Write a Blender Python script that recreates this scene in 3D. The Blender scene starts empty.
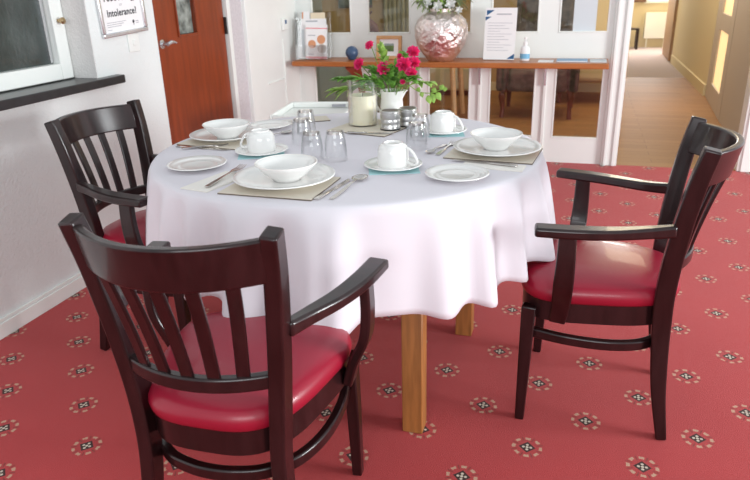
import bpy, bmesh, math, random
from mathutils import Vector, Matrix, Euler, noise
PI = math.pi
random.seed(7)
SC = bpy.context.scene
COL = SC.collection

# ------------------------------------------------------------------ camera
cam_d = bpy.data.cameras.new('camera')
cam_d.sensor_width = 36.0
cam_d.lens = 36.0 * 660.6 / 750.0
cam_d.clip_start = 0.02
cam = bpy.data.objects.new('camera', cam_d)
COL.objects.link(cam)
_r = Vector((0.9574128, 0.2875492, -0.02600371))
_d = Vector((0.08161115, -0.35591698, -0.93094722))
_w = Vector((-0.27694829, 0.88917859, -0.3642267))
cam.matrix_world = Matrix(((_r.x, -_d.x, -_w.x, 0), (_r.y, -_d.y, -_w.y, 0), (_r.z, -_d.z, -_w.z, 1.28), (0, 0, 0, 1)))
cam_d.dof.use_dof = True
cam_d.dof.focus_distance = 1.9
cam_d.dof.aperture_fstop = 6.0
SC.camera = cam

# ------------------------------------------------------------------ world, light, exposure
W = bpy.data.worlds.new('world'); SC.world = W
W.use_nodes = True
bg = W.node_tree.nodes['Background']
bg.inputs[0].default_value = (0.90, 0.96, 1.0, 1)
bg.inputs[1].default_value = 0.60

def area(name, loc, target, sx, sy, power, color=(1, 1, 1)):
    l = bpy.data.lights.new(name, 'AREA'); l.shape = 'RECTANGLE'; l.size = sx; l.size_y = sy
    l.energy = power; l.color = color
    o = bpy.data.objects.new(name, l); COL.objects.link(o)
    o.location = loc
    o.rotation_euler = (Vector(target) - Vector(loc)).to_track_quat('-Z', 'Y').to_euler()
    return o
area('window_daylight', (4.6, 1.75, 1.30), (-2, 2.0, 0.75), 1.8, 1.1, 215, (0.95, 0.985, 1.0))
area('rear_window_daylight', (0.6, -3.0, 1.9), (-0.6, 3.0, 0.7), 3.0, 1.4, 70, (0.94, 0.98, 1.0))
area('corridor_window_daylight', (1.2, 13.4, 1.6), (1.0, 9.0, 0.0), 1.2, 1.2, 70, (1.0, 0.98, 0.95))
area('corridor_warm_fill', (0.8, 7.4, 2.4), (0.8, 7.4, 0.0), 0.7, 2.4, 32, (1.0, 0.83, 0.55))  # unseen warm fill added to brighten the corridor
area('lounge_warm_fill', (-1.0, 6.2, 2.4), (-1.0, 6.2, 0.0), 1.6, 1.0, 16, (1.0, 0.88, 0.7))  # unseen warm fill added to light the roofed-over lounge
SC.view_settings.view_transform = 'Standard'
SC.view_settings.look = 'None'
SC.view_settings.gamma = 1.0
SC.view_settings.exposure = 0.28
SC.view_settings.use_curve_mapping = False

# ------------------------------------------------------------------ materials
def srgb(r, g, b):
    f = lambda c: ((c / 255) / 12.92 if c / 255 <= 0.04045 else (((c / 255) + 0.055) / 1.055) ** 2.4)
    return (f(r), f(g), f(b), 1)
def pset(p, k, v):
    if k in p.inputs: p.inputs[k].default_value = v
def mat(name, col, rough=0.5, metal=0.0, coat=0.0, spec=0.5, bump=0.0, bscale=200.0, var=0.0, vscale=8.0, sss=0.0, stretch=(1, 1, 1), em=None):
    m = bpy.data.materials.new(name); m.use_nodes = True
    nt = m.node_tree; p = nt.nodes['Principled BSDF']
    c = col if len(col) == 4 else (*col, 1)
    p.inputs['Base Color'].default_value = c
    p.inputs['Roughness'].default_value = rough; p.inputs['Metallic'].default_value = metal
    pset(p, 'Coat Weight', coat); pset(p, 'Specular IOR Level', spec)
    if sss: pset(p, 'Subsurface Weight', sss); pset(p, 'Subsurface Radius', (0.01, 0.008, 0.006))
    tc = nt.nodes.new('ShaderNodeTexCoord'); mp = nt.nodes.new('ShaderNodeMapping')
    mp.inputs['Scale'].default_value = stretch
    nt.links.new(tc.outputs['Object'], mp.inputs[0])
    if var > 0:
        n = nt.nodes.new('ShaderNodeTexNoise'); n.inputs['Scale'].default_value = vscale; n.inputs['Detail'].default_value = 6
        nt.links.new(mp.outputs[0], n.inputs['Vector'])
        r = nt.nodes.new('ShaderNodeValToRGB')
        r.color_ramp.elements[0].position = 0.35; r.color_ramp.elements[1].position = 0.65
        r.color_ramp.elements[0].color = tuple(x * (1 - var) for x in c[:3]) + (1,)
        r.color_ramp.elements[1].color = tuple(min(1, x * (1 + var)) for x in c[:3]) + (1,)
        nt.links.new(n.outputs[0], r.inputs[0]); nt.links.new(r.outputs[0], p.inputs['Base Color'])
    if bump > 0:
        n2 = nt.nodes.new('ShaderNodeTexNoise'); n2.inputs['Scale'].default_value = bscale; n2.inputs['Detail'].default_value = 3
        nt.links.new(mp.outputs[0], n2.inputs['Vector'])
        b = nt.nodes.new('ShaderNodeBump'); b.inputs['Strength'].default_value = bump; b.inputs['Distance'].default_value = 0.03 if metal and bump > 0.9 else 0.01
        nt.links.new(n2.outputs[0], b.inputs['Height']); nt.links.new(b.outputs[0], p.inputs['Normal'])
    if em:
        pset(p, 'Emission Color', em[0]); pset(p, 'Emission Strength', em[1])
    return m
def pane_mat(name, tint=(1, 1, 1), gloss=0.08, rough=0.02, spec_col=(1, 1, 1), k=0.7):
    m = bpy.data.materials.new(name); m.use_nodes = True
    nt = m.node_tree; nt.nodes.clear()
    out = nt.nodes.new('ShaderNodeOutputMaterial'); mx = nt.nodes.new('ShaderNodeMixShader')
    t = nt.nodes.new('ShaderNodeBsdfTransparent'); t.inputs[0].default_value = (*tint, 1)
    g = nt.nodes.new('ShaderNodeBsdfGlossy'); g.inputs[0].default_value = (*spec_col, 1); g.inputs['Roughness'].default_value = rough
    lw = nt.nodes.new('ShaderNodeLayerWeight'); lw.inputs[0].default_value = 0.25
    ma = nt.nodes.new('ShaderNodeMath'); ma.operation = 'MULTIPLY_ADD'
    ma.inputs[1].default_value = k; ma.inputs[2].default_value = gloss
    nt.links.new(lw.outputs['Fresnel'], ma.inputs[0]); nt.links.new(ma.outputs[0], mx.inputs[0])
    nt.links.new(t.outputs[0], mx.inputs[1]); nt.links.new(g.outputs[0], mx.inputs[2]); nt.links.new(mx.outputs[0], out.inputs[0])
    return m

def carpet_mat():
    m = bpy.data.materials.new('patterned_carpet'); m.use_nodes = True
    nt = m.node_tree; N = nt.nodes; L = nt.links; p = N['Principled BSDF']
    p.inputs['Roughness'].default_value = 0.95; pset(p, 'Specular IOR Level', 0.1)
    pset(p, 'Sheen Weight', 0.25); pset(p, 'Sheen Roughness', 0.5); pset(p, 'Sheen Tint', (1, 0.8, 0.8, 1))
    def M(op, a, b=None, c=None):
        n = N.new('ShaderNodeMath'); n.operation = op
        for i, v in enumerate((a, b, c)):
            if v is None: continue
            if isinstance(v, (int, float)): n.inputs[i].default_value = v
            else: L.new(v, n.inputs[i])
        return n.outputs[0]
    tc = N.new('ShaderNodeTexCoord'); sx = N.new('ShaderNodeSeparateXYZ'); L.new(tc.outputs['Object'], sx.inputs[0])
    ax, ay, bx, by = 0.16332, 0.17031, -0.15216, 0.17347
    ox, oy = -0.22315, 1.46102
    det = ax * by - bx * ay
    X = M('SUBTRACT', sx.outputs[0], ox); Y = M('SUBTRACT', sx.outputs[1], oy)
    i = M('ADD', M('MULTIPLY', X, by / det), M('MULTIPLY', Y, -bx / det))
    j = M('ADD', M('MULTIPLY', X, -ay / det), M('MULTIPLY', Y, ax / det))
    fi = M('SUBTRACT', i, M('ROUND', i)); fj = M('SUBTRACT', j, M('ROUND', j))
    u = M('ADD', M('MULTIPLY', fi, ax), M('MULTIPLY', fj, bx)); v = M('ADD', M('MULTIPLY', fi, ay), M('MULTIPLY', fj, by))
    # wobble the yarn edges
    nz = N.new('ShaderNodeTexNoise'); nz.inputs['Scale'].default_value = 160; nz.inputs['Detail'].default_value = 2
    L.new(tc.outputs['Object'], nz.inputs['Vector'])
    r0 = M('SQRT', M('ADD', M('MULTIPLY', u, u), M('MULTIPLY', v, v)))
    r = M('ADD', r0, M('MULTIPLY', M('SUBTRACT', nz.outputs[0], 0.5), 0.009))
    th = M('ARCTAN2', v, u)
    def band(lo, hi): return M('MULTIPLY', M('GREATER_THAN', r, lo), M('LESS_THAN', r, hi))
    dark = M('LESS_THAN', M('MAXIMUM', M('ABSOLUTE', M('ADD', u, v)), M('ABSOLUTE', M('SUBTRACT', u, v))), 0.0245)
    def dot(cx, cy, rad):
        du = M('SUBTRACT', u, cx); dv = M('SUBTRACT', v, cy)
        return M('LESS_THAN', M('SQRT', M('ADD', M('MULTIPLY', du, du), M('MULTIPLY', dv, dv))), rad)
    cream = dot(0, 0, 0.0044)
    for cx, cy in ((0.0105, 0), (-0.0105, 0), (0, 0.0105), (0, -0.0105)):
        cream = M('MAXIMUM', cream, dot(cx, cy, 0.0042))
    ring = M('MULTIPLY', band(0.0335, 0.0435), M('GREATER_THAN', M('COSINE', M('MULTIPLY', th, 8)), 0.0))
    ringd = M('MULTIPLY', band(0.028, 0.046), M('LESS_THAN', M('ABSOLUTE', M('COSINE', M('MULTIPLY', th, 4))), 0.22))
    big = N.new('ShaderNodeTexNoise'); big.inputs['Scale'].default_value = 3.2; big.inputs['Detail'].default_value = 4
    L.new(tc.outputs['Object'], big.inputs['Vector'])
    fine = N.new('ShaderNodeTexNoise'); fine.inputs['Scale'].default_value = 420; fine.inputs['Detail'].default_value = 2
    L.new(tc.outputs['Object'], fine.inputs['Vector'])
    def mix(f, a, b):
        n = N.new('ShaderNodeMix'); n.data_type = 'RGBA'
        if isinstance(f, (int, float)): n.inputs[0].default_value = f
        else: L.new(f, n.inputs[0])
        for k, q in ((6, a), (7, b)):
            if isinstance(q, tuple): n.inputs[k].default_value = q
            else: L.new(q, n.inputs[k])
        return n.outputs[2]
    base = mix(big.outputs[0], (0.39, 0.024, 0.027, 1), (0.47, 0.037, 0.040, 1))
    fr = N.new('ShaderNodeValToRGB'); fr.color_ramp.elements[0].position = 0.3; fr.color_ramp.elements[1].position = 0.7
    L.new(fine.outputs[0], fr.inputs[0])
    base = mix(M('MULTIPLY', fr.outputs[0], 0.30), base, (0.62, 0.10, 0.10, 1))
    c = mix(M('MULTIPLY', ringd, 0.6), base, (0.10, 0.03, 0.02, 1))
    c = mix(M('MULTIPLY', ring, 0.6), c, (0.62, 0.50, 0.33, 1))
    c = mix(dark, c, (0.035, 0.012, 0.010, 1))
    c = mix(M('MULTIPLY', cream, 0.9), c, (0.72, 0.62, 0.50, 1))
    L.new(c, p.inputs['Base Color'])
    b = N.new('ShaderNodeBump'); b.inputs['Strength'].default_value = 0.5; b.inputs['Distance'].default_value = 0.006
    L.new(fine.outputs[0], b.inputs['Height']); L.new(b.outputs[0], p.inputs['Normal'])
    return m

def plank_mat():
    m = bpy.data.materials.new('wood_floor'); m.use_nodes = True
    nt = m.node_tree; N = nt.nodes; L = nt.links; p = N['Principled BSDF']
    tc = N.new('ShaderNodeTexCoord'); mp = N.new('ShaderNodeMapping'); mp.inputs['Scale'].default_value = (1, 1, 1)
    L.new(tc.outputs['Object'], mp.inputs[0])
    br = N.new('ShaderNodeTexBrick'); br.inputs['Scale'].default_value = 1.0
    br.inputs['Brick Width'].default_value = 1.1; br.inputs['Row Height'].default_value = 0.11; br.inputs['Mortar Size'].default_value = 0.0015
    br.inputs['Color1'].default_value = srgb(150, 108, 62); br.inputs['Color2'].default_value = srgb(165, 120, 72); br.inputs['Mortar'].default_value = srgb(105, 68, 40)
    L.new(mp.outputs[0], br.inputs['Vector'])
    n = N.new('ShaderNodeTexNoise'); n.inputs['Scale'].default_value = 7; n.inputs['Detail'].default_value = 5
    mp2 = N.new('ShaderNodeMapping'); mp2.inputs['Scale'].default_value = (1, 9, 1); L.new(tc.outputs['Object'], mp2.inputs[0]); L.new(mp2.outputs[0], n.inputs['Vector'])
    mx = N.new('ShaderNodeMix'); mx.data_type = 'RGBA'; mx.blend_type = 'MULTIPLY'; mx.inputs[0].default_value = 0.35
    L.new(br.outputs[0], mx.inputs[6]); L.new(n.outputs[0], mx.inputs[7]); L.new(mx.outputs[2], p.inputs['Base Color'])
    p.inputs['Roughness'].default_value = 0.6; pset(p, 'Specular IOR Level', 0.25)
    return m

M_carpet = carpet_mat()
M_plank = plank_mat()
M_wall = mat('white_woodchip_paint', (0.80, 0.83, 0.82), 0.85, bump=0.35, bscale=90)
M_paint = mat('white_gloss_paint', (0.86, 0.88, 0.85), 0.35, var=0.01)
M_textured = mat('lilac_grey_textured_paint', (0.66, 0.62, 0.64), 0.9, bump=0.8, bscale=120, var=0.06, vscale=60)
M_reveal = mat('grey_reveal_paint', (0.78, 0.76, 0.75), 0.9, bump=0.4, bscale=110)
M_sill = mat('black_slate_board', (0.022, 0.022, 0.024), 0.3, var=0.2, vscale=20)
M_orange = mat('orange_brown_veneer', srgb(134, 55, 22), 0.34, var=0.16, vscale=5, stretch=(6, 6, 0.7))
M_shelf = mat('orange_pine_varnish', srgb(172, 100, 46), 0.35, var=0.12, vscale=6, stretch=(1, 8, 8))
M_dark = mat('dark_mahogany_stain', (0.017, 0.0055, 0.0060), 0.28, coat=0.2, var=0.35, vscale=8, stretch=(5, 5, 1))
M_vinyl = mat('crimson_vinyl', (0.33, 0.008, 0.030), 0.36, coat=0.15, bump=0.06, bscale=500)
M_cloth = mat('white_linen', (0.785, 0.75, 0.80), 0.85, bump=0.08, bscale=700, spec=0.2)
M_oak = mat('golden_oak', srgb(160, 105, 55), 0.4, var=0.22, vscale=7, stretch=(7, 7, 0.8))
M_china = mat('white_china', (0.86, 0.85, 0.83), 0.12, coat=0.3)
M_bone = mat('warm_white_china', (0.86, 0.83, 0.79), 0.15, coat=0.3)
M_matA = mat('beige_place_mat', (0.74, 0.67, 0.56), 0.5, bump=0.1, bscale=300)
M_matedge = mat('brown_mat_edge', (0.16, 0.12, 0.09), 0.6)
M_napkin = mat('cream_paper_napkin', (0.90, 0.86, 0.81), 0.9, bump=0.15, bscale=250)
M_teal = mat('pale_teal_paper', (0.45, 0.72, 0.74), 0.85)
M_steel = mat('polished_steel', (0.62, 0.59, 0.57), 0.16, metal=1.0)
M_tin = mat('brushed_tin', (0.62, 0.61, 0.60), 0.28, metal=1.0, bump=0.1, bscale=60, stretch=(1, 1, 12))
M_black = mat('black_rubber', (0.015, 0.012, 0.012), 0.5)
M_wax = mat('ivory_wax', (0.86, 0.80, 0.62), 0.5, sss=0.4)
M_glass = pane_mat('clear_glass', (0.995, 0.998, 0.998), 0.035, 0.015, k=0.5)
M_pane = pane_mat('partition_glass', (0.93, 0.94, 0.93), 0.03, 0.03)
M_acrylic = pane_mat('clear_acrylic', (0.93, 0.93, 0.93), 0.10, 0.05)
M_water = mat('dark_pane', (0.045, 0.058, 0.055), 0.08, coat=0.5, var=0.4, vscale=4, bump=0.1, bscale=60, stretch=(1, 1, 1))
M_alu = mat('satin_aluminium', (0.72, 0.72, 0.74), 0.25, metal=0.9)
M_paper = mat('white_paper', (0.88, 0.87, 0.87), 0.8)
M_paperblue = mat('pale_blue_paper', (0.66, 0.71, 0.74), 0.8)
M_ink = mat('dark_ink', (0.03, 0.03, 0.04), 0.7)
M_greyink = mat('grey_ink', (0.42, 0.42, 0.46), 0.8)
M_blueink = mat('blue_ink', srgb(40, 90, 135), 0.7)
M_pinkink = mat('pink_ink', srgb(225, 110, 120), 0.7)
M_tan = mat('tan_print', srgb(214, 150, 110), 0.7)
M_cream = mat('cream_card', (0.80, 0.68, 0.50), 0.8)
M_vase = mat('hammered_rose_silver', (0.84, 0.74, 0.71), 0.42, metal=1.0, bump=1.0, bscale=24, var=0.18, vscale=7)
M_leaf = mat('green_leaf', (0.15, 0.34, 0.05), 0.45, var=0.3, vscale=30)
M_leaf2 = mat('light_green_leaf', (0.30, 0.48, 0.09), 0.5, var=0.2, vscale=30)
M_leafgrey = mat('olive_leaf', (0.17, 0.22, 0.10), 0.6, var=0.3, vscale=30)
M_stem = mat('green_stem', (0.18, 0.32, 0.07), 0.55)
M_pink = mat('carnation_pink', (0.92, 0.045, 0.22), 0.6, var=0.2, vscale=60)
M_white_petal = mat('white_petal', (0.86, 0.86, 0.84), 0.6)
M_blue = mat('slate_blue_glaze', srgb(62, 86, 118), 0.35)
M_terra = mat('terracotta_wood', srgb(140, 62, 38), 0.45, var=0.15, vscale=12)
M_pine = mat('pale_pine', srgb(205, 155, 105), 0.45, var=0.1, vscale=10, stretch=(1, 1, 6))
M_green_pic = mat('landscape_print', srgb(95, 120, 70), 0.8, var=0.5, vscale=25)
M_sky_pic = mat('sky_print', srgb(150, 165, 160), 0.8)
M_brass = mat('aged_brass', (0.5, 0.36, 0.2), 0.3, metal=1.0)
M_ochre = mat('ochre_wall_paint', srgb(184, 156, 104), 0.85)
M_corr = mat('cream_corridor_paint', srgb(218, 205, 172), 0.8)
M_sage = mat('sage_grey_tone', srgb(140, 146, 128), 0.8)  # grey-green wall tone imitates outdoor reflections in the left panes
M_greenarm = mat('grey_green_fabric', srgb(88, 96, 84), 0.9)
M_creamarm = mat('cream_fabric', srgb(228, 208, 165), 0.9)
M_brownarm = mat('dark_plaid_fabric', srgb(84, 74, 66), 0.9, var=0.4, vscale=20)
M_brownleg = mat('brown_chair_leg', srgb(105, 52, 30), 0.4)
M_red = mat('red_book_cover', srgb(150, 24, 30), 0.6)
M_greyfloor = mat('greyish_carpet', srgb(168, 152, 150), 0.95)
M_radiator = mat('radiator_enamel', (0.8, 0.8, 0.76), 0.4)
M_daypane = mat('daylit_pane', (0.8, 0.85, 0.9), 0.8, em=((0.85, 0.92, 1, 1), 1.6))  # emission stands in for daylight through the far panes
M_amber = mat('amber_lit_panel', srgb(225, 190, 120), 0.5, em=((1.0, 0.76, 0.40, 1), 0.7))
M_greydoor = mat('grey_beige_paint', srgb(190, 178, 170), 0.6)
M_brownleaf = mat('pinkish_brown_door', srgb(150, 118, 92), 0.5)
M_curtain = mat('brown_curtain', srgb(120, 92, 80), 0.9)
M_burgundy = mat('burgundy_leather', srgb(92, 50, 52), 0.5)
M_spray = mat('pale_blue_liquid', srgb(120, 180, 215), 0.3)

# ------------------------------------------------------------------ helpers
def link(o, parent=None):
    COL.objects.link(o)
    if parent: o.parent = parent
    return o
def obj(name, bm, m, parent=None, smooth=False, bevel=0.0, seg=2, auto=None, loc=None, rot=None):
    me = bpy.data.meshes.new(name)
    bmesh.ops.recalc_face_normals(bm, faces=bm.faces)
    bm.to_mesh(me); bm.free()
    if isinstance(m, (list, tuple)):
        for q in m: me.materials.append(q)
    else: me.materials.append(m)
    if smooth or bevel:
        for f in me.polygons: f.use_smooth = True
    if smooth or bevel:
        try: me.set_sharp_from_angle(angle=math.radians(auto or 40))
        except Exception: pass
    o = bpy.data.objects.new(name, me)
    if loc: o.location = loc
    if rot: o.rotation_euler = rot
    link(o, parent)
    if bevel:
        b = o.modifiers.new('bevel', 'BEVEL'); b.width = bevel; b.segments = seg; b.limit_method = 'ANGLE'; b.angle_limit = math.radians(35)
    return o
def tag(o, label=None, cat=None, group=None, kind=None):
    if label: o['label'] = label
    if cat: o['category'] = cat
    if group: o['group'] = group
    if kind: o['kind'] = kind
    return o
def thing(name, label, cat, loc=(0, 0, 0), rz=0.0, group=None):
    o = bpy.data.objects.new(name, None); o.empty_display_size = 0.05
    o.location = loc; o.rotation_euler = (0, 0, rz); link(o)
    return tag(o, label, cat, group)
def dup(root, loc, rz, label, group=None, rot=None):
    r = root.copy(); COL.objects.link(r); r.location = loc; r.rotation_euler = rot if rot else (0, 0, rz)
    r['label'] = label
    if group: r['group'] = group
    for ch in list(root.children):
        c = ch.copy(); COL.objects.link(c); c.parent = r
        for g in list(ch.children):
            d = g.copy(); COL.objects.link(d); d.parent = c
    return r
def box(bm, x0, x1, y0, y1, z0, z1, M=None, mi=0):
    vs = [bm.verts.new(((x0, x1)[i & 1], (y0, y1)[(i >> 1) & 1], (z0, z1)[(i >> 2) & 1])) for i in range(8)]
    if M:
        for v in vs: v.co = M @ v.co
    for a in ((0, 2, 3, 1), (4, 5, 7, 6), (0, 1, 5, 4), (2, 6, 7, 3), (0, 4, 6, 2), (1, 3, 7, 5)):
        f = bm.faces.new([vs[k] for k in a]); f.material_index = mi
    return bm
def B(*a, **k): return box(bmesh.new(), *a, **k)
def struct(name, bm, m, parent=None, **k):
    o = obj(name, bm, m, parent, **k)
    if not parent: o['kind'] = 'structure'
    return o
def lathe(bm, prof, seg=48, c=(0, 0, 0), M=None, mi=0, sx=1, sy=1):
    rings = []
    for r, z in prof:
        if r < 1e-6:
            v = bm.verts.new((c[0], c[1], c[2] + z)); rings.append([v])
        else:
            rings.append([bm.verts.new((c[0] + sx * r * math.cos(2 * PI * k / seg), c[1] + sy * r * math.sin(2 * PI * k / seg), c[2] + z)) for k in range(seg)])
    for a, b in zip(rings, rings[1:]):
        for k in range(seg):
            k2 = (k + 1) % seg
            if len(a) == 1 and len(b) == 1: continue
            if len(a) == 1: f = bm.faces.new((a[0], b[k2], b[k]))
            elif len(b) == 1: f = bm.faces.new((a[k], a[k2], b[0]))
            else: f = bm.faces.new((a[k], a[k2], b[k2], b[k]))
            f.material_index = mi
    if M:
        for rg in rings:
            for v in rg: v.co = M @ v.co
    return bm
def spline(pts, n):
    P = [Vector(p) for p in pts]; out = []
    Q = [P[0] * 2 - P[1]] + P + [P[-1] * 2 - P[-2]]
    for i in range(len(P) - 1):
        a, b, c, d = Q[i:i + 4]
        for k in range(n):
            t = k / n
            out.append(0.5 * ((2 * b) + (c - a) * t + (2 * a - 5 * b + 4 * c - d) * t * t + (3 * b - a - 3 * c + d) * t ** 3))
    out.append(P[-1]); return out
def sweep(bm, pts, w, h, ref, closed=False, mi=0):
    """rectangular section: w across (perpendicular to ref), h along ref-ish"""
    n = len(pts); R = []
    for i, p in enumerate(pts):
        p = Vector(p)
        a = Vector(pts[max(i - 1, 0)]); b = Vector(pts[min(i + 1, n - 1)])
        t = (b - a).normalized(); s = t.cross(Vector(ref)).normalized(); u = s.cross(t).normalized()
        ww = w[i] if isinstance(w, (list, tuple)) else w; hh = h[i] if isinstance(h, (list, tuple)) else h
        R.append([bm.verts.new(p + s * (ww / 2 * q[0]) + u * (hh / 2 * q[1])) for q in ((-1, -1), (1, -1), (1, 1), (-1, 1))])
    for a, b in zip(R, R[1:]):
        for k in range(4):
            bm.faces.new((a[k], a[(k + 1) % 4], b[(k + 1) % 4], b[k])).material_index = mi
    bm.faces.new(R[0][::-1]).material_index = mi; bm.faces.new(R[-1]).material_index = mi
    return bm
def lerp_list(vals, n):
    out = []
    for i in range(n):
        t = i / (n - 1) * (len(vals) - 1); k = min(int(t), len(vals) - 2); out.append(vals[k] + (vals[k + 1] - vals[k]) * (t - k))
    return out
def tube(bm, pts, rad, seg=8, mi=0):
    n = len(pts); R = []; ref = Vector((0.13, 0.27, 0.95))
    for i, p in enumerate(pts):
        a = Vector(pts[max(i - 1, 0)]); b = Vector(pts[min(i + 1, n - 1)])
        t = (b - a).normalized()
        s = t.cross(ref)
        if s.length < 0.1: s = t.cross(Vector((1, 0, 0)))
        s.normalize(); u = s.cross(t)
        r = rad[i] if isinstance(rad, (list, tuple)) else rad
        R.append([bm.verts.new(Vector(p) + s * r * math.cos(2 * PI * k / seg) + u * r * math.sin(2 * PI * k / seg)) for k in range(seg)])
    for a, b in zip(R, R[1:]):
        for k in range(seg): bm.faces.new((a[k], a[(k + 1) % seg], b[(k + 1) % seg], b[k])).material_index = mi
    bm.faces.new(R[0][::-1]).material_index = mi; bm.faces.new(R[-1]).material_index = mi
    return bm

XL = -2.12      # left wall plane
YP = 4.94       # partition plane
# ------------------------------------------------------------------ floors and walls
struct('floor', B(XL - 0.1, 3.6, -3.2, YP, -0.05, 0.0), M_carpet)
struct('floor_corridor', B(-3.2, 1.6, YP, 9.6, -0.05, 0.0), M_plank)
struct('floor_far', B(0.2, 2.2, 9.6, 14.0, -0.05, 0.0), M_greyfloor)
# left wall with the hatch window opening
WY0, WY1, WZ0, WZ1 = 1.35, 2.60, 0.90, 1.75
DY0, DY1, DZ1 = 3.10, 3.90, 2.03
bm = bmesh.new()
T = XL - 0.24
box(bm, T, XL, -1.0, WY0, 0, 2.5); box(bm, T, XL, WY0, WY1, 0, WZ0 - 0.045); box(bm, T, XL, WY0, WY1, WZ1, 2.5)
box(bm, T, XL, WY1, DY0, 0, 2.5); box(bm, T, XL, DY0, DY1, DZ1, 2.5); box(bm, T, XL, 4.05, YP + 0.05, 0, 2.5)
struct('wall_left', bm, M_wall)
struct('trim_1', B(T, XL + 0.004, DY1, 4.05, 0, 2.5), M_textured)
# reveal lining of the hatch
bm = bmesh.new(); box(bm, XL - 0.13, XL - 0.001, WY1 - 0.004, WY1 + 0.0005, WZ0, WZ1)
struct('trim_2', bm, M_reveal)
# hatch window
w1 = struct('window_1', B(XL - 0.20, XL - 0.155, WY0, WY1 - 0.005, WZ0, 0.905), M_paint)
bm = bmesh.new()
box(bm, XL - 0.16, XL - 0.11, 2.505, 2.575, 0.905, WZ1); box(bm, XL - 0.16, XL - 0.11, WY0, 2.505, 0.905, 0.975); box(bm, XL - 0.17, XL - 0.12, WY0, 1.42, 0.975, WZ1)
box(bm, XL - 0.20, XL - 0.125, 2.575, WY1 - 0.005, 0.905, WZ1)
obj('window_frame', bm, M_paint, w1, bevel=0.004)
obj('pane', B(XL - 0.158, XL - 0.150, 1.42, 2.505, 0.975, WZ1), M_water, w1)
bm = bmesh.new()
box(bm, XL - 0.150, XL - 0.140, 2.482, 2.498, 0.98, WZ1)
obj('window_seal', bm, M_alu, w1)
bm = lathe(bmesh.new(), [(0, 0), (0.008, 0), (0.008, 0.012), (0.014, 0.018), (0.015, 0.028), (0.008, 0.034), (0, 0.034)], 20, M=Matrix.Translation((XL - 0.11, 2.54, 1.155)) @ Matrix.Rotation(PI / 2, 4, 'Y'))
obj('window_knob', bm, M_brass, w1, smooth=True)
tag(struct('trim_3', B(XL - 0.16, XL + 0.045, 0.8, 2.735, 0.862, 0.90), M_sill, bevel=0.004))
# baseboard left (stops at the door)
bm = bmesh.new(); box(bm, XL, XL + 0.016, -1.0, DY0 - 0.01, 0, 0.062); box(bm, XL, XL + 0.010, -1.0, DY0 - 0.01, 0.062, 0.078)
struct('baseboard_left', bm, M_paint, bevel=0.003)
# brown door
d1 = struct('door_1', B(XL - 0.06, XL - 0.018, DY0 + 0.005, 3.33, 0.004, 2.02), M_orange)
bm = bmesh.new()
box(bm, XL - 0.06, XL - 0.018, 3.33, 3.52, 0.004, 1.03); box(bm, XL - 0.06, XL - 0.018, 3.52, 3.845, 0.004, 2.02); box(bm, XL - 0.06, XL - 0.018, 3.33, 3.52, 1.85, 2.02)
obj('door_panel', bm, M_orange, d1)
obj('vision_pane', B(XL - 0.045, XL - 0.036, 3.335, 3.515, 1.035, 1.845), mat('reeded_glass', (0.20, 0.22, 0.20), 0.1, coat=0.4, var=0.8, vscale=14), d1)
bm = bmesh.new()
for a in ((3.322, 3.334), (3.516, 3.528)): box(bm, XL - 0.022, XL - 0.010, a[0], a[1], 1.022, 1.858)
box(bm, XL - 0.022, XL - 0.010, 3.334, 3.516, 1.022, 1.034)
obj('vision_bead', bm, M_orange, d1, bevel=0.002)
bm = lathe(bmesh.new(), [(0, 0), (0.024, 0), (0.024, 0.008), (0.010, 0.010), (0.010, 0.04), (0, 0.04)], 24, M=Matrix.Translation((XL - 0.018, 3.155, 1.0)) @ Matrix.Rotation(PI / 2, 4, 'Y'))
tube(bm, spline([(XL + 0.024, 3.15, 1.0), (XL + 0.026, 3.18, 1.008), (XL + 0.026, 3.21, 1.006), (XL + 0.022, 3.235, 1.000)], 5), lerp_list([0.010, 0.010, 0.008, 0.006], 16), 10)
obj('door_handle', bm, M_alu, d1, smooth=True)
obj('hinge', B(XL - 0.022, XL - 0.004, 3.842, 3.858, 1.0, 1.10), M_black, d1)
struct('trim_4', B(XL - 0.05, XL + 0.006, 3.86, DY1, 0, 2.06), M_paint, bevel=0.003)
bm = bmesh.new()
box(bm, XL - 0.24, XL - 0.08, DY0, DY1, 0, DZ1)
struct('wall_hall', bm, M_dark)
# white cupboard door and its trim past the textured strip
bm = bmesh.new(); box(bm, XL, XL + 0.03, 4.05, 4.15, 0, 2.1); box(bm, XL, XL + 0.02, 4.15, 4.22, 0, 2.1)
struct('trim_5', bm, M_paint, bevel=0.004)
bm = bmesh.new(); box(bm, XL, XL + 0.012, 4.22, YP - 0.03, 0, 2.05)
d2 = struct('door_2', bm, M_paint, bevel=0.003)
bm = bmesh.new(); box(bm, XL + 0.012, XL + 0.020, 4.62, 4.64, 0, 0.9); box(bm, XL + 0.012, XL + 0.02, 4.34, 4.62, 0.62, 0.63)
obj('panel_moulding', bm, M_paint, d2, bevel=0.002)

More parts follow.
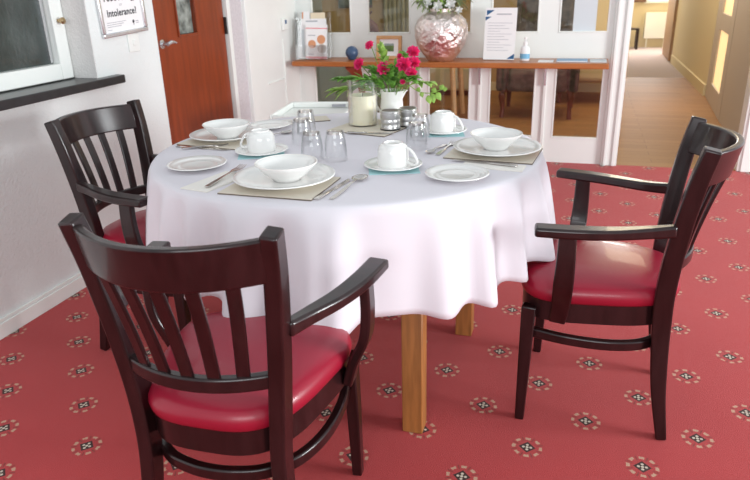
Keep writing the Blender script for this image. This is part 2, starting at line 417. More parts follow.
# glazed partition: stiles and rails, each pane its own child
PX = [(-2.0, -1.675), (-1.55, -1.22), (-1.09, -0.77), (-0.635, -0.30), (-0.17, 0.16)]
bm = bmesh.new()
xs = [XL] + [v for p in PX for v in p] + [0.19]
for k in range(0, len(xs), 2): box(bm, xs[k], xs[k + 1], YP, YP + 0.045, 0, 2.5)
for a, b in PX:
    box(bm, a, b, YP, YP + 0.045, 0, 0.18); box(bm, a, b, YP, YP + 0.045, 0.69, 0.915); box(bm, a, b, YP, YP + 0.045, 1.75, 2.5)
wb = struct('wall_back', bm, M_paint)
for a, b in PX:
    for z0, z1 in ((0.18, 0.69), (0.915, 1.75)):
        g = obj('pane', B(a, b, YP + 0.018, YP + 0.024, z0, z1), M_pane, wb)
        bm = bmesh.new(); s = 0.012
        box(bm, a, a + s, YP - 0.004, YP + 0.02, z0, z1); box(bm, b - s, b, YP - 0.004, YP + 0.02, z0, z1)
        box(bm, a + s, b - s, YP - 0.004, YP + 0.02, z0, z0 + s); box(bm, a + s, b - s, YP - 0.004, YP + 0.02, z1 - s, z1)
        obj('glazing_bead', bm, M_paint, g, bevel=0.003)
for k, x in enumerate((-1.61, -1.155, -0.70, -0.235)):
    o = obj('meeting_stile', B(x - 0.012, x + 0.012, YP - 0.014, YP, 0.0, 0.70), M_paint, wb, bevel=0.004)
bm = bmesh.new()
box(bm, 0.19, 0.30, YP - 0.03, YP + 0.09, 0, 2.5); box(bm, 0.205, 0.225, YP - 0.042, YP - 0.03, 0, 2.5); box(bm, 0.262, 0.285, YP - 0.042, YP - 0.03, 0, 2.5)
struct('trim_6', bm, M_paint, bevel=0.004)
# right of the doorway
struct('wall_right', B(1.16, 3.5, YP, YP + 0.10, 0, 2.5), M_wall)
bm = bmesh.new(); box(bm, 1.08, 1.16, YP - 0.02, YP + 0.12, 0, 2.5); box(bm, 1.10, 1.16, YP - 0.032, YP - 0.02, 0, 2.5)
struct('trim_7', bm, M_paint, bevel=0.004)
bm = bmesh.new(); box(bm, 1.16, 3.5, YP - 0.016, YP, 0, 0.09)
struct('baseboard_right', bm, M_paint, bevel=0.003)
struct('trim_8', B(0.30, 1.16, YP, YP + 0.10, 2.1, 2.5), M_paint)

# ------------------------------------------------------------------ corridor and lounge beyond
def vwall(bm, p, q, z0, z1, t=0.05):
    p = Vector(p); q = Vector(q); d = (q - p).normalized(); n = Vector((d.y, -d.x)) * t
    vs = []
    for z in (z0, z1):
        for v in (p, q, q + n, p + n): vs.append(bm.verts.new((v.x, v.y, z)))
    for a in ((0, 1, 2, 3), (7, 6, 5, 4), (0, 4, 5, 1), (1, 5, 6, 2), (2, 6, 7, 3), (3, 7, 4, 0)): bm.faces.new([vs[k] for k in a])
    return bm
struct('wall_corridor_near', vwall(bmesh.new(), (1.19, YP + 0.12), (1.255, 6.70), 0, 2.5), M_greydoor)
struct('wall_corridor', vwall(bmesh.new(), (1.345, 8.17), (1.33, 11.4), 0, 2.5), M_corr)
struct('baseboard_corridor', vwall(bmesh.new(), (1.325, 8.17), (1.31, 11.3), 0, 0.12, 0.02), M_corr)
struct('ceiling', B(-3.2, 2.2, YP + 0.05, 14.0, 2.5, 2.55), M_paint)
struct('wall_far', B(0.2, 2.2, 13.8, 13.9, 0, 2.5), M_corr)
struct('wall_lounge', B(-3.2, 0.45, 8.30, 8.40, 0, 2.5), M_ochre)
struct('wall_corridor_left', B(0.35, 0.45, 8.40, 13.8, 0, 2.5), M_corr)
struct('baseboard_lounge', B(-3.2, 0.45, 8.28, 8.30, 0, 0.10), M_corr)
struct('wall_lounge_left', B(-3.3, -3.2, YP, 8.30, 0, 2.5), M_sage)
struct('wall_far_right', B(1.9, 2.0, 11.4, 13.8, 0, 2.5), M_corr)
# ajar brown door leaf at the end of the corridor wall
ajar = struct('door_4', vwall(bmesh.new(), (1.29, 11.42), (1.31, 12.6), 0.01, 2.1, 0.04), M_brownleaf)
# glazed corridor door
dv = (Vector((1.345, 8.15)) - Vector((1.255, 6.72))); dl = dv.length; ang = math.atan2(dv.y, dv.x)
MD = Matrix.Translation((1.255, 6.72, 0)) @ Matrix.Rotation(ang, 4, 'Z')
bm = bmesh.new()
for (a, b, c, d) in ((0, 0.26, 0, 2.1), (1.02, dl, 0, 2.1), (0.26, 1.02, 0, 0.20), (0.26, 1.02, 0.74, 0.90), (0.26, 1.02, 1.9, 2.1)):
    box(bm, a, b, -0.04, 0.0, c, d, M=MD)
d3 = struct('door_3', bm, M_greydoor, bevel=0.004)
for c, d in ((0.20, 0.74), (0.90, 1.9)):
    obj('pane', B(0.26, 1.02, -0.025, -0.018, c, d, M=MD), M_amber, d3)

# window, radiator, side table far away
w2 = struct('window_2', B(1.02, 1.85, 13.76, 13.80, 0.78, 1.9), M_paint)
obj('pane', B(1.10, 1.42, 13.745, 13.76, 0.83, 1.9), M_daypane, w2); obj('pane', B(1.48, 1.80, 13.745, 13.76, 0.83, 1.9), M_daypane, w2)
bm = bmesh.new()
for k in range(5): tube(bm, [(0.84 + k * 0.045, 13.70, 0.80), (0.84 + k * 0.045, 13.70, 1.9)], 0.026, 8)
tag(obj('curtain', bm, M_curtain, smooth=True), 'brown curtain beside the bright far window of the corridor', 'curtain')
rd = thing('radiator', 'white panel radiator under the far corridor window', 'radiator', (1.28, 13.76, 0.16))
bm = bmesh.new(); box(bm, -0.21, 0.21, -0.04, 0.03, 0.0, 0.46); obj('panel', bm, M_radiator, rd, bevel=0.008)
bm = bmesh.new(); tube(bm, [(-0.24, -0.01, 0.44), (-0.24, -0.01, 0.02), (-0.20, -0.01, 0.02)], 0.012, 8); obj('pipe', bm, M_corr, rd, smooth=True)
bm = bmesh.new()
bm.free()
for x in (-0.15, 0.15): obj('foot', B(x - 0.01, x + 0.01, -0.02, 0.0, -0.16, 0.0), M_radiator, rd)
st = thing('side_table', 'small dark wooden table at the far end of the corridor', 'table', (0.80, 13.5, 0))
obj('table_top', B(-0.16, 0.16, -0.16, 0.16, 0.34, 0.37), M_dark, st, bevel=0.004)
for sx in (-1, 1):
    for sy in (-1, 1): obj('leg', B(sx * 0.14 - 0.02, sx * 0.14 + 0.02, sy * 0.14 - 0.02, sy * 0.14 + 0.02, 0, 0.34), M_dark, st)

# lounge furniture seen through the glass
def cab_leg(bm, x, y, z, s=1):
    P = spline([(x, y, z), (x + 0.012 * s, y - 0.012, z * 0.75), (x + 0.004 * s, y, z * 0.35), (x + 0.008 * s, y - 0.012, 0.0)], 5)
    return tube(bm, P, lerp_list([0.032, 0.030, 0.018, 0.020], len(P)), 10)
def armchair(label, loc, rz, fab, h=1.0):
    t = thing('armchair', label, 'armchair', loc, rz, 'armchairs behind the glazed partition')
    bm = bmesh.new(); box(bm, -0.25, 0.25, -0.27, 0.30, 0.22, 0.40); obj('seat', bm, fab, t, bevel=0.04, seg=4)
    bm = bmesh.new(); box(bm, -0.25, 0.25, -0.05, 0.05, 0, 0.66, M=Matrix.Translation((0, 0.30, 0.36)) @ Matrix.Rotation(-0.16, 4, 'X')); obj('backrest', bm, fab, t, bevel=0.045, seg=4)
    for s in (-1, 1):
        bm = bmesh.new(); box(bm, s * 0.29 - 0.045, s * 0.29 + 0.045, -0.26, 0.30, 0.22, 0.60); obj('armrest', bm, fab, t, bevel=0.03, seg=3)
        obj('leg', cab_leg(bmesh.new(), s * 0.27, -0.22, 0.24, s), M_brownleg, t, smooth=True)
        bm = bmesh.new(); tube(bm, [(s * 0.27, 0.27, 0.24), (s * 0.28, 0.31, 0.0)], [0.026, 0.018], 8); obj('leg', bm, M_brownleg, t, smooth=True)
    return t
armchair('dark grey armchair on brown curved legs behind the right-hand glass', (-0.39, 6.85, 0), 0.0, M_brownarm).scale = (1.15, 1.15, 1.15)
armchair('cream armchair with a brown curved leg seen through the rightmost panes', (0.10, 7.74, 0), 0.0, M_creamarm).scale = (1.08, 1.08, 1.08)
for k, (x, c, lb) in enumerate(((-1.37, M_red, 'tall red book standing leftmost on the lounge cabinet'), (-1.31, M_red, 'red book next to the white one in the lounge'), (-1.25, M_paper, 'white book upright beside the red books in the lounge'))):
    t = thing('book', lb, 'book', (x - 0.02, 7.93, 0.335), 0, 'books in the lounge bookcase')
    obj('cover', B(-0.025, 0.025, -0.09, 0.10, 0, 0.30), c, t); obj('pages', B(-0.02, 0.02, -0.085, 0.105, 0.002, 0.303), M_paper, t)
bc = thing('bookcase', 'low pale cabinet behind the glass left of the dark armchair', 'cabinet', (-1.55, 7.95, 0))
obj('body', B(-0.40, 0.40, -0.12, 0.16, 0.06, 0.33), M_creamarm, bc, bevel=0.005)
obj('plinth', B(-0.38, 0.38, -0.10, 0.15, 0.0, 0.06), M_brownleg, bc)
for x in (-0.2, 0.2): obj('door', B(x - 0.18, x + 0.18, -0.135, -0.12, 0.08, 0.31), M_corr, bc, bevel=0.003)
pt = thing('lounge_table', 'pale wooden table with slanting legs behind the middle glass', 'table', (-1.40, 6.5, 0))
obj('table_top', B(-0.30, 0.30, -0.25, 0.25, 0.60, 0.63), M_pine, pt, bevel=0.005)
for sx in (-1, 1):
    for sy in (-1, 1):
        bm = bmesh.new(); tube(bm, [(sx * 0.24, sy * 0.2, 0.60), (sx * 0.28, sy * 0.23, 0.0)], 0.026, 8); obj('leg', bm, M_pine, pt, smooth=True)
# bag on the table behind pane two
pt2 = thing('lounge_cabinet', 'sage green sideboard in the lounge behind the leaflet rack', 'cabinet', (-2.45, 6.35, 0))
obj('body', B(-0.62, 0.62, -0.2, 0.2, 0.05, 0.80), M_sage, pt2, bevel=0.006)
for x in (-0.31, 0.31): obj('door', B(x - 0.29, x + 0.29, -0.215, -0.2, 0.08, 0.77), M_sage, pt2, bevel=0.004)
obj('plinth', B(-0.6, 0.6, -0.18, 0.18, 0, 0.05), M_brownleg, pt2)
hb = thing('handbag', 'burgundy bag with upright handles on the lounge sideboard', 'bag', (-1.99, 6.30, 0.80))
bm = lathe(bmesh.new(), [(0, 0), (0.10, 0), (0.125, 0.04), (0.11, 0.10), (0.06, 0.145), (0, 0.15)], 24, sy=0.6); obj('body', bm, M_burgundy, hb, smooth=True)
bm = tube(bmesh.new(), spline([(-0.06, 0, 0.13), (-0.02, 0, 0.22), (0.06, 0, 0.27)], 6), 0.009, 8); tube(bm, spline([(0.05, 0, 0.13), (0.03, 0, 0.18), (0.06, 0, 0.22)], 6), 0.008, 8); obj('handle', bm, M_burgundy, hb, smooth=True)
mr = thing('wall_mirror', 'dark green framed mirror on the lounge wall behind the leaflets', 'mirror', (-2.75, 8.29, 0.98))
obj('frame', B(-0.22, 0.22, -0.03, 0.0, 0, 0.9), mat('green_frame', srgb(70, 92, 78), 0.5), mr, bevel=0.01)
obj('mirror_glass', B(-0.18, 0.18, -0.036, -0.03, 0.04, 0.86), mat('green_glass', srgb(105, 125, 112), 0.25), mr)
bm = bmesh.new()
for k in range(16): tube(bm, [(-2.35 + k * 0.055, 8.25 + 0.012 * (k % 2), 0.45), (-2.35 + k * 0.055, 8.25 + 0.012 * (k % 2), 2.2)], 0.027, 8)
tag(obj('curtain', bm, mat('sage_reflection', srgb(168, 166, 138), 0.9), smooth=True), 'pale sage folds standing in for glass reflections behind the picture frame', 'curtain')  # sage strips put in to imitate reflections in the partition glass
tag(obj('wall_notice', B(-0.075, 0.075, YP + 0.012, YP + 0.0175, 0.925, 1.20), M_paperblue), 'pale blue sheet stuck inside the upper rightmost pane', 'notice')

# ------------------------------------------------------------------ shelf and what stands on it
SZ = 0.748
sh = thing('wall_shelf', 'long orange-brown wooden shelf fixed across the glazed partition', 'shelf', (0, 0, 0))
obj('shelf_board', B(-2.045, 0.175, 4.62, YP - 0.016, 0.712, SZ), M_shelf, sh, bevel=0.006)
for x in (-0.235, -0.70, -1.155): 
    bm = bmesh.new(); box(bm, x - 0.008, x + 0.008, YP - 0.032, YP - 0.016, 0.56, 0.711); box(bm, x - 0.008, x + 0.008, 4.75, YP - 0.032, 0.70, 0.711)
    obj('bracket', bm, M_alu, sh)
bm = bmesh.new()
P = spline([(-1.615, 4.72, 0.711), (-1.60, 4.78, 0.66), (-1.595, 4.85, 0.57), (-1.59, 4.90, 0.47)], 4)
sweep(bm, P, lerp_list([0.10, 0.085, 0.055, 0.035], len(P)), 0.03, (0, 1, 0.2))
tag(obj('bracket', bm, M_terra, sh, bevel=0.004), 'tapering reddish wooden bracket')

# leaflet holder
lh = thing('leaflet_holder', 'clear acrylic leaflet rack at the left end of the wooden shelf', 'leaflet holder', (-1.93, 4.76, SZ), 0.10)
bm = bmesh.new()
TL = Matrix.Rotation(-0.12, 4, 'X')
box(bm, -0.125, 0.125, 0.07, 0.074, 0.0, 0.34, M=TL)
obj('back_panel', bm, M_acrylic, lh)
bm = bmesh.new(); box(bm, -0.125, -0.121, -0.03, 0.07, 0.0, 0.30, M=TL); box(bm, 0.121, 0.125, -0.03, 0.07, 0.0, 0.30, M=TL); box(bm, -0.121, 0.121, -0.03, 0.07, 0.0, 0.003, M=TL)
obj('side_panel', bm, M_acrylic, lh)
obj('front_panel', B(-0.121, 0.121, -0.034, -0.030, 0.0, 0.10, M=TL), M_acrylic, lh)
def leaflet(name, label, dx, dy, w, h, m, tilt, extra):
    t = thing(name, label, 'leaflet', (-1.93 + dx, 4.76 + dy, SZ + 0.005), 0.10, 'leaflets in the acrylic rack')
    t.rotation_euler = (-0.12, tilt, 0.10)
    obj('sheet', B(-w / 2, w / 2, -0.003, 0.003, 0, h), m, t)
    for (kind, mm, x0, x1, z0, z1) in extra:
        bm = bmesh.new()
        if kind == 'b': box(bm, x0, x1, -0.0042, -0.003, z0, z1)
        else:
            lathe(bm, [(0, 0), (x1, 0), (x1, 0.0012), (0, 0.0012)], 24, M=Matrix.Translation((x0, -0.003, z0)) @ Matrix.Rotation(PI / 2, 4, 'X'))
        obj('print', bm, mm, t)
leaflet('leaflet', 'front leaflet with three round pictures and pink borders', 0.035, -0.015, 0.165, 0.245, M_paper, 0.03,
        [('b', M_pinkink, -0.0825, 0.0825, 0.0, 0.018), ('b', M_pinkink, -0.0825, 0.0825, 0.215, 0.221), ('c', M_tan, -0.035, 0.030, 0.105, 0), ('c', M_tan, 0.035, 0.032, 0.140, 0), ('c', M_greydoor, 0.04, 0.033, 0.075, 0),
         ('b', M_greyink, -0.065, -0.01, 0.165, 0.171), ('b', M_greyink, -0.065, -0.02, 0.03, 0.036)])
leaflet('leaflet', 'white leaflet with a grey title line behind the front one', 0.01, 0.008, 0.19, 0.285, M_paper, 0.0, [('b', M_greyink, -0.06, 0.03, 0.262, 0.272), ('b', M_paperblue, -0.095, -0.075, 0.02, 0.21)])
leaflet('leaflet', 'cream card leaflet sticking up at the back of the rack', 0.035, 0.045, 0.11, 0.325, M_cream, -0.02, [])
leaflet('leaflet', 'narrow white leaflet at the back left of the rack', -0.07, 0.04, 0.06, 0.335, M_paper, 0.02, [('b', M_tan, -0.03, -0.02, 0.25, 0.33)])

# blue ball ornament
bm = lathe(bmesh.new(), [(0, 0), (0.018, 0), (0.03, 0.006)] + [(0.047 * math.sin(a), 0.050 - 0.047 * math.cos(a)) for a in [0.7 + k * 0.24 for k in range(10)]] + [(0, 0.0971)], 32, c=(0, 0, 0))
o = obj('ball_ornament', bm, M_blue, smooth=True, loc=(-1.62, 4.76, SZ), auto=80)
tag(o, 'round slate blue ball ornament on the shelf beside the leaflet rack', 'ornament')
# framed picture
pf = thing('picture_frame', 'small pale wood frame with a landscape picture on the shelf', 'picture frame', (-1.35, 4.80, SZ), 0.0)
pf.rotation_euler = (-0.12, 0, 0)
bm = bmesh.new()
box(bm, -0.095, 0.095, -0.012, 0.012, 0, 0.024); box(bm, -0.095, 0.095, -0.012, 0.012, 0.141, 0.165); box(bm, -0.095, -0.071, -0.012, 0.012, 0.024, 0.141); box(bm, 0.071, 0.095, -0.012, 0.012, 0.024, 0.141)
obj('frame', bm, M_pine, pf, bevel=0.003)
mt_ = obj('mount', B(-0.071, 0.071, 0.0, 0.004, 0.024, 0.141), M_paper, pf)
obj('landscape', B(-0.036, 0.036, -0.002, 0.0, 0.055, 0.095), M_green_pic, mt_); obj('sky', B(-0.036, 0.036, -0.002, 0.0, 0.095, 0.110), M_sky_pic, mt_)

# metallic vase
va = thing('metallic_vase', 'large round hammered rose-silver vase on the wooden shelf', 'vase', (-0.952, 4.745, SZ))
prof = [(0, 0.0), (0.085, 0.0), (0.095, 0.008), (0.13, 0.05), (0.168, 0.11), (0.185, 0.175), (0.184, 0.225), (0.168, 0.27), (0.135, 0.305), (0.095, 0.325), (0.085, 0.335), (0.092, 0.348), (0.088, 0.350), (0.078, 0.335), (0.085, 0.315), (0.07, 0.29), (0, 0.29)]
bm = lathe(bmesh.new(), [(p[0] , p[1]) for p in prof], 64)
obj('vase_body', bm, M_vase, va, smooth=True, auto=75)

def leaf_mesh(bm, p, d, L, wd, up=(0, 0, 1), droop=0.25, n=6, mi=0):
    p = Vector(p); d = Vector(d).normalized(); up = Vector(up); s = d.cross(up)
    if s.length < 0.05: s = d.cross(Vector((1, 0, 0)))
    s.normalize(); nrm = s.cross(d).normalized(); rows = []
    for k in range(n + 1):
        t = k / n; c = p + d * (L * t) - Vector((0, 0, 1)) * (droop * L * t * t)
        w = wd * math.sin(PI * min(0.98, max(0.03, t ** 0.8))) * 0.5 + 0.0004
        rows.append([bm.verts.new(c - s * w + nrm * w * 0.35), bm.verts.new(c), bm.verts.new(c + s * w + nrm * w * 0.35)])
    for a, b in zip(rows, rows[1:]):
        for k in range(2): bm.faces.new((a[k], a[k + 1], b[k + 1], b[k])).material_index = mi
    return bm
def fin(o, th=0.0006):
    m = o.modifiers.new('thick', 'SOLIDIFY'); m.thickness = th; m.offset = 0; return o

# foliage and white flowers in the metallic vase
rnd = random.Random(3)
for k in range(7):
    a = 2 * PI * k / 7 + 0.3; rr = 0.05
    bx, by = -0.952 + 0.03 * math.cos(a), 4.745 + 0.03 * math.sin(a) * 0.8
    top = Vector((-0.952 + 0.17 * math.cos(a), 4.745 + 0.13 * math.sin(a), SZ + 0.40 + rnd.uniform(-0.03, 0.10)))
    bm = bmesh.new(); P = spline([(bx, by, SZ + 0.295), (bx + (top.x - bx) * 0.35, by + (top.y - by) * 0.35, SZ + 0.38), top], 6)
    tube(bm, P, 0.0025, 6)
    for q in range(3, len(P)):
        for s in range(5):
            an = rnd.uniform(0, 2 * PI); leaf_mesh(bm, P[q], (math.cos(an), math.sin(an) * 0.7, rnd.uniform(-0.3, 0.7)), rnd.uniform(0.05, 0.09), 0.016, droop=0.5)
    o = fin(obj('foliage_sprig', bm, [M_leafgrey, M_leaf2][k % 2], smooth=True))
    side = ['right', 'rear right', 'rear', 'left', 'front left', 'front', 'front right'][k]
    tag(o, 'sprig of %s leaves leaning to the %s out of the metallic vase' % (('grey-olive', 'light green')[k % 2], side), 'foliage', 'leafy sprigs in the metallic vase')
def bloom_mesh(bm, c, axis, R, layers=4, petals=9, cup=0.5, seed=0, ruff=0.18):
    rn = random.Random(seed); axis = Vector(axis).normalized()
    Q = Vector((0, 0, 1)).rotation_difference(axis).to_matrix().to_4x4(); M = Matrix.Translation(c) @ Q
    for l in range(layers):
        f = 1 - l / (layers + 0.6); R1 = R * f; off = rn.uniform(0, 6); seg = petals * 4
        tilt = cup + l * 0.42; prev = [bm.verts.new(M @ Vector((0, 0, l * R * 0.06)))] * seg; first = True
        for ring in (0.35, 0.7, 1.0):
            cur = []
            for s in range(seg):
                a = 2 * PI * s / seg + off
                lobe = 1 - ruff * (0.5 + 0.5 * math.cos(a * petals)) * ring
                r = R1 * ring * lobe
                z = l * R * 0.06 + R1 * tilt * ring * ring * 0.6 + R * ruff * 0.55 * ring * math.sin(a * petals * 1.5 + l) + rn.uniform(-1, 1) * R * 0.04 * ring
                cur.append(bm.verts.new(M @ Vector((r * math.cos(a), r * math.sin(a), z))))
            for s in range(seg):
                s2 = (s + 1) % seg
                if first: bm.faces.new((prev[0], cur[s], cur[s2]))
                else: bm.faces.new((prev[s], cur[s], cur[s2], prev[s2]))
            prev = cur; first = False
    return bm
for k, (dx, dy, dz, R, where) in enumerate(((-0.075, -0.09, 0.385, 0.040, 'left'), (0.0, -0.11, 0.365, 0.042, 'centre front'), (0.08, -0.09, 0.375, 0.042, 'right'), (0.035, -0.06, 0.43, 0.04, 'upper right'), (-0.03, -0.05, 0.44, 0.036, 'upper left'), (0.13, -0.05, 0.335, 0.03, 'far right rim'))):
    t = thing('white_flower', 'white flower at the %s of the metallic vase arrangement' % where, 'flower', (-0.952 + dx, 4.745 + dy, SZ + dz), 0, 'white flowers in the metallic vase')
    obj('petals', bloom_mesh(bmesh.new(), (0, 0, 0), (dx * 1.5, -0.8, 0.5), R, 2, 6, 0.5, k, 0.4), M_white_petal, t, smooth=True, auto=80)
    bm = bmesh.new(); tube(bm, spline([(0, 0, 0), (-dx * 0.4, -dy * 0.4, -0.02), (-dx * 0.85, -dy * 0.85, -(dz - 0.34))], 4), 0.0025, 6); obj('stem', bm, M_stem, t, smooth=True)

# notice in a stand, hand spray, papers
nt_ = thing('notice', 'white page with blue corner triangles standing on the shelf', 'notice', (-0.553, 4.78, SZ), 0)
nt_.rotation_euler = (-0.10, 0.012, 0)
obj('sheet', B(-0.107, 0.107, -0.002, 0.002, 0.004, 0.345), M_paper, nt_)
def tri(bm, a, b, c, y):
    f = bm.faces.new([bm.verts.new((p[0], y, p[1])) for p in (a, b, c)]); r = bmesh.ops.extrude_face_region(bm, geom=[f])
    for v in [g for g in r['geom'] if isinstance(g, bmesh.types.BMVert)]: v.co.y += 0.0008
bm = bmesh.new(); tri(bm, (-0.098, 0.33), (-0.098, 0.295), (-0.045, 0.33), -0.003); tri(bm, (-0.105, 0.287), (-0.105, 0.262), (-0.065, 0.287), -0.003); tri(bm, (0.105, 0.01), (0.105, 0.045), (0.055, 0.01), -0.003)
obj('blue_corner', bm, M_blueink, nt_)
bm = bmesh.new(); box(bm, -0.03, 0.07, -0.003, -0.0022, 0.300, 0.307)
for k in range(11):
    box(bm, -0.085, (0.08, 0.03, 0.06, 0.0)[k % 4], -0.003, -0.0022, 0.245 - k * 0.018, 0.2475 - k * 0.018)
obj('text_lines', bm, M_greyink, nt_)
obj('sheet_stand', B(-0.11, 0.11, -0.012, 0.04, 0.0, 0.003), M_acrylic, nt_)
sp = thing('hand_gel_bottle', 'small clear hand gel bottle with white pump beside the notice', 'bottle', (-0.375, 4.78, SZ))
bm = lathe(bmesh.new(), [(0, 0), (0.029, 0), (0.032, 0.006), (0.032, 0.075), (0.026, 0.09), (0.012, 0.098), (0.012, 0.104), (0, 0.104)], 28, sy=0.7); obj('bottle', bm, M_paper, sp, smooth=True)
bm = lathe(bmesh.new(), [(0.0325, 0.012), (0.0328, 0.012), (0.0328, 0.045), (0.0325, 0.045)], 28, sy=0.7); obj('bottle_label', bm, M_spray, sp, smooth=True)
bm = lathe(bmesh.new(), [(0, 0.104), (0.014, 0.104), (0.014, 0.122), (0.005, 0.124), (0.005, 0.140), (0.010, 0.142), (0.010, 0.152), (0, 0.152)], 20); obj('pump', bm, M_paper, sp, smooth=True)
bk = thing('booklet', 'blue covered booklet lying flat near the right end of the shelf', 'booklet', (-0.06, 4.76, SZ))
obj('cover', B(-0.10, 0.10, -0.07, 0.07, 0, 0.009), mat('blue_cover', srgb(140, 175, 205), 0.6), bk, bevel=0.001); obj('pages', B(-0.097, 0.097, -0.072, 0.067, 0.002, 0.007), M_paper, bk)
tag(obj('paper_sheet', B(-0.36 + 0.08, -0.18, 4.68, 4.80, SZ, SZ + 0.002), M_paper), 'loose white paper on the shelf left of the blue booklet', 'paper')
tag(obj('paper_stack', B(0.055, 0.16, 4.69, 4.83, SZ, SZ + 0.006), M_paperblue), 'small pale stack of papers on the far right end of the shelf', 'papers')

# white box on the left wall panel
th_ = thing('door_sensor', 'small white box with a blue window on the white door', 'sensor', (XL + 0.012, 4.66, 0.965))
obj('case', B(0, 0.022, -0.042, 0.042, 0, 0.085), M_paint, th_, bevel=0.006, seg=3); obj('display', B(0.022, 0.0235, -0.014, 0.014, 0.045, 0.072), M_blueink, th_)

# notice frame and switch on left wall
fr = thing('poster_frame', 'silver framed allergy notice hanging crooked on the white wall', 'framed notice', (XL, 2.842, 1.073))
fr.rotation_euler = (math.radians(0), 0, 0)
RM = Matrix.Rotation(math.radians(2.4), 4, 'X')   # tilt in the wall plane
def fbox(bm, y0, y1, z0, z1, x0, x1): return box(bm, x0, x1, y0, y1, z0, z1, M=RM)
Wf, Hf = 0.172, 0.27
bm = bmesh.new(); fbox(bm, -Wf, Wf, 0, 0.02, 0, 0.018); fbox(bm, -Wf, Wf, Hf - 0.02, Hf, 0, 0.018); fbox(bm, -Wf, -Wf + 0.02, 0.02, Hf - 0.02, 0, 0.018); fbox(bm, Wf - 0.02, Wf, 0.02, Hf - 0.02, 0, 0.018)
obj('frame', bm, M_alu, fr, bevel=0.005, seg=3)
pg = obj('poster', fbox(bmesh.new(), -Wf + 0.02, Wf - 0.02, 0.02, Hf - 0.02, 0.002, 0.006), M_paper, fr)
def text(body, size, y, z, m, parent, name='lettering', x=0.0068, bold=0.0):
    cu = bpy.data.curves.new(name, 'FONT'); cu.body = body; cu.size = size; cu.align_x = 'CENTER'; cu.extrude = 0.0; cu.offset = bold; cu.resolution_u = 4; cu.space_character = 1.06
    tmp = bpy.data.objects.new('tmp', cu); COL.objects.link(tmp)
    dg = bpy.context.evaluated_depsgraph_get(); me = bpy.data.meshes.new_from_object(tmp.evaluated_get(dg)); bpy.data.objects.remove(tmp)
    # text lies in wall plane: text x -> world +y, text y -> z, seen from +x
    Mt = RM @ Matrix.Translation((x, y, z)) @ Matrix(((0, 0, 1, 0), (1, 0, 0, 0), (0, 1, 0, 0), (0, 0, 0, 1)))
    me.transform(Mt); me.materials.clear(); me.materials.append(m); me.name = name
    return link(bpy.data.objects.new(name, me), parent)
text('Food Allergy', 0.043, 0.0, 0.158, M_ink, pg, bold=0.0011)
text('or', 0.022, 0.0, 0.132, M_greyink, pg)
text('Intolerance?', 0.043, 0.0, 0.090, M_ink, pg, bold=0.0011)
bm = bmesh.new()
for k in range(3): fbox(bm, -0.125, 0.02 - 0.02 * k, 0.062 - k * 0.009, 0.0645 - k * 0.009, 0.006, 0.0066)
fbox(bm, -0.125, -0.095, 0.030, 0.0325, 0.006, 0.0066); fbox(bm, 0.092, 0.115, 0.052, 0.056, 0.006, 0.0066); fbox(bm, 0.092, 0.118, 0.044, 0.047, 0.006, 0.0066)
obj('small_print', bm, M_greyink, pg)
bm = lathe(bmesh.new(), [(0, 0), (0.008, 0), (0.008, 0.0008), (0, 0.0008)], 16, M=RM @ Matrix.Translation((0.006, 0.075, 0.054)) @ Matrix.Rotation(PI / 2, 4, 'Y')); box(bm, 0.006, 0.0068, 0.073, 0.077, 0.038, 0.05, M=RM)
obj('logo', bm, M_ink, pg)
sw = thing('light_switch', 'white light switch plate under the framed notice', 'light switch', (XL, 2.895, 0.988))
obj('plate', B(0, 0.007, -0.043, 0.043, 0, 0.086), M_paint, sw, bevel=0.003); obj('rocker', B(0.007, 0.011, -0.012, 0.012, 0.030, 0.056), M_paint, sw, bevel=0.002)

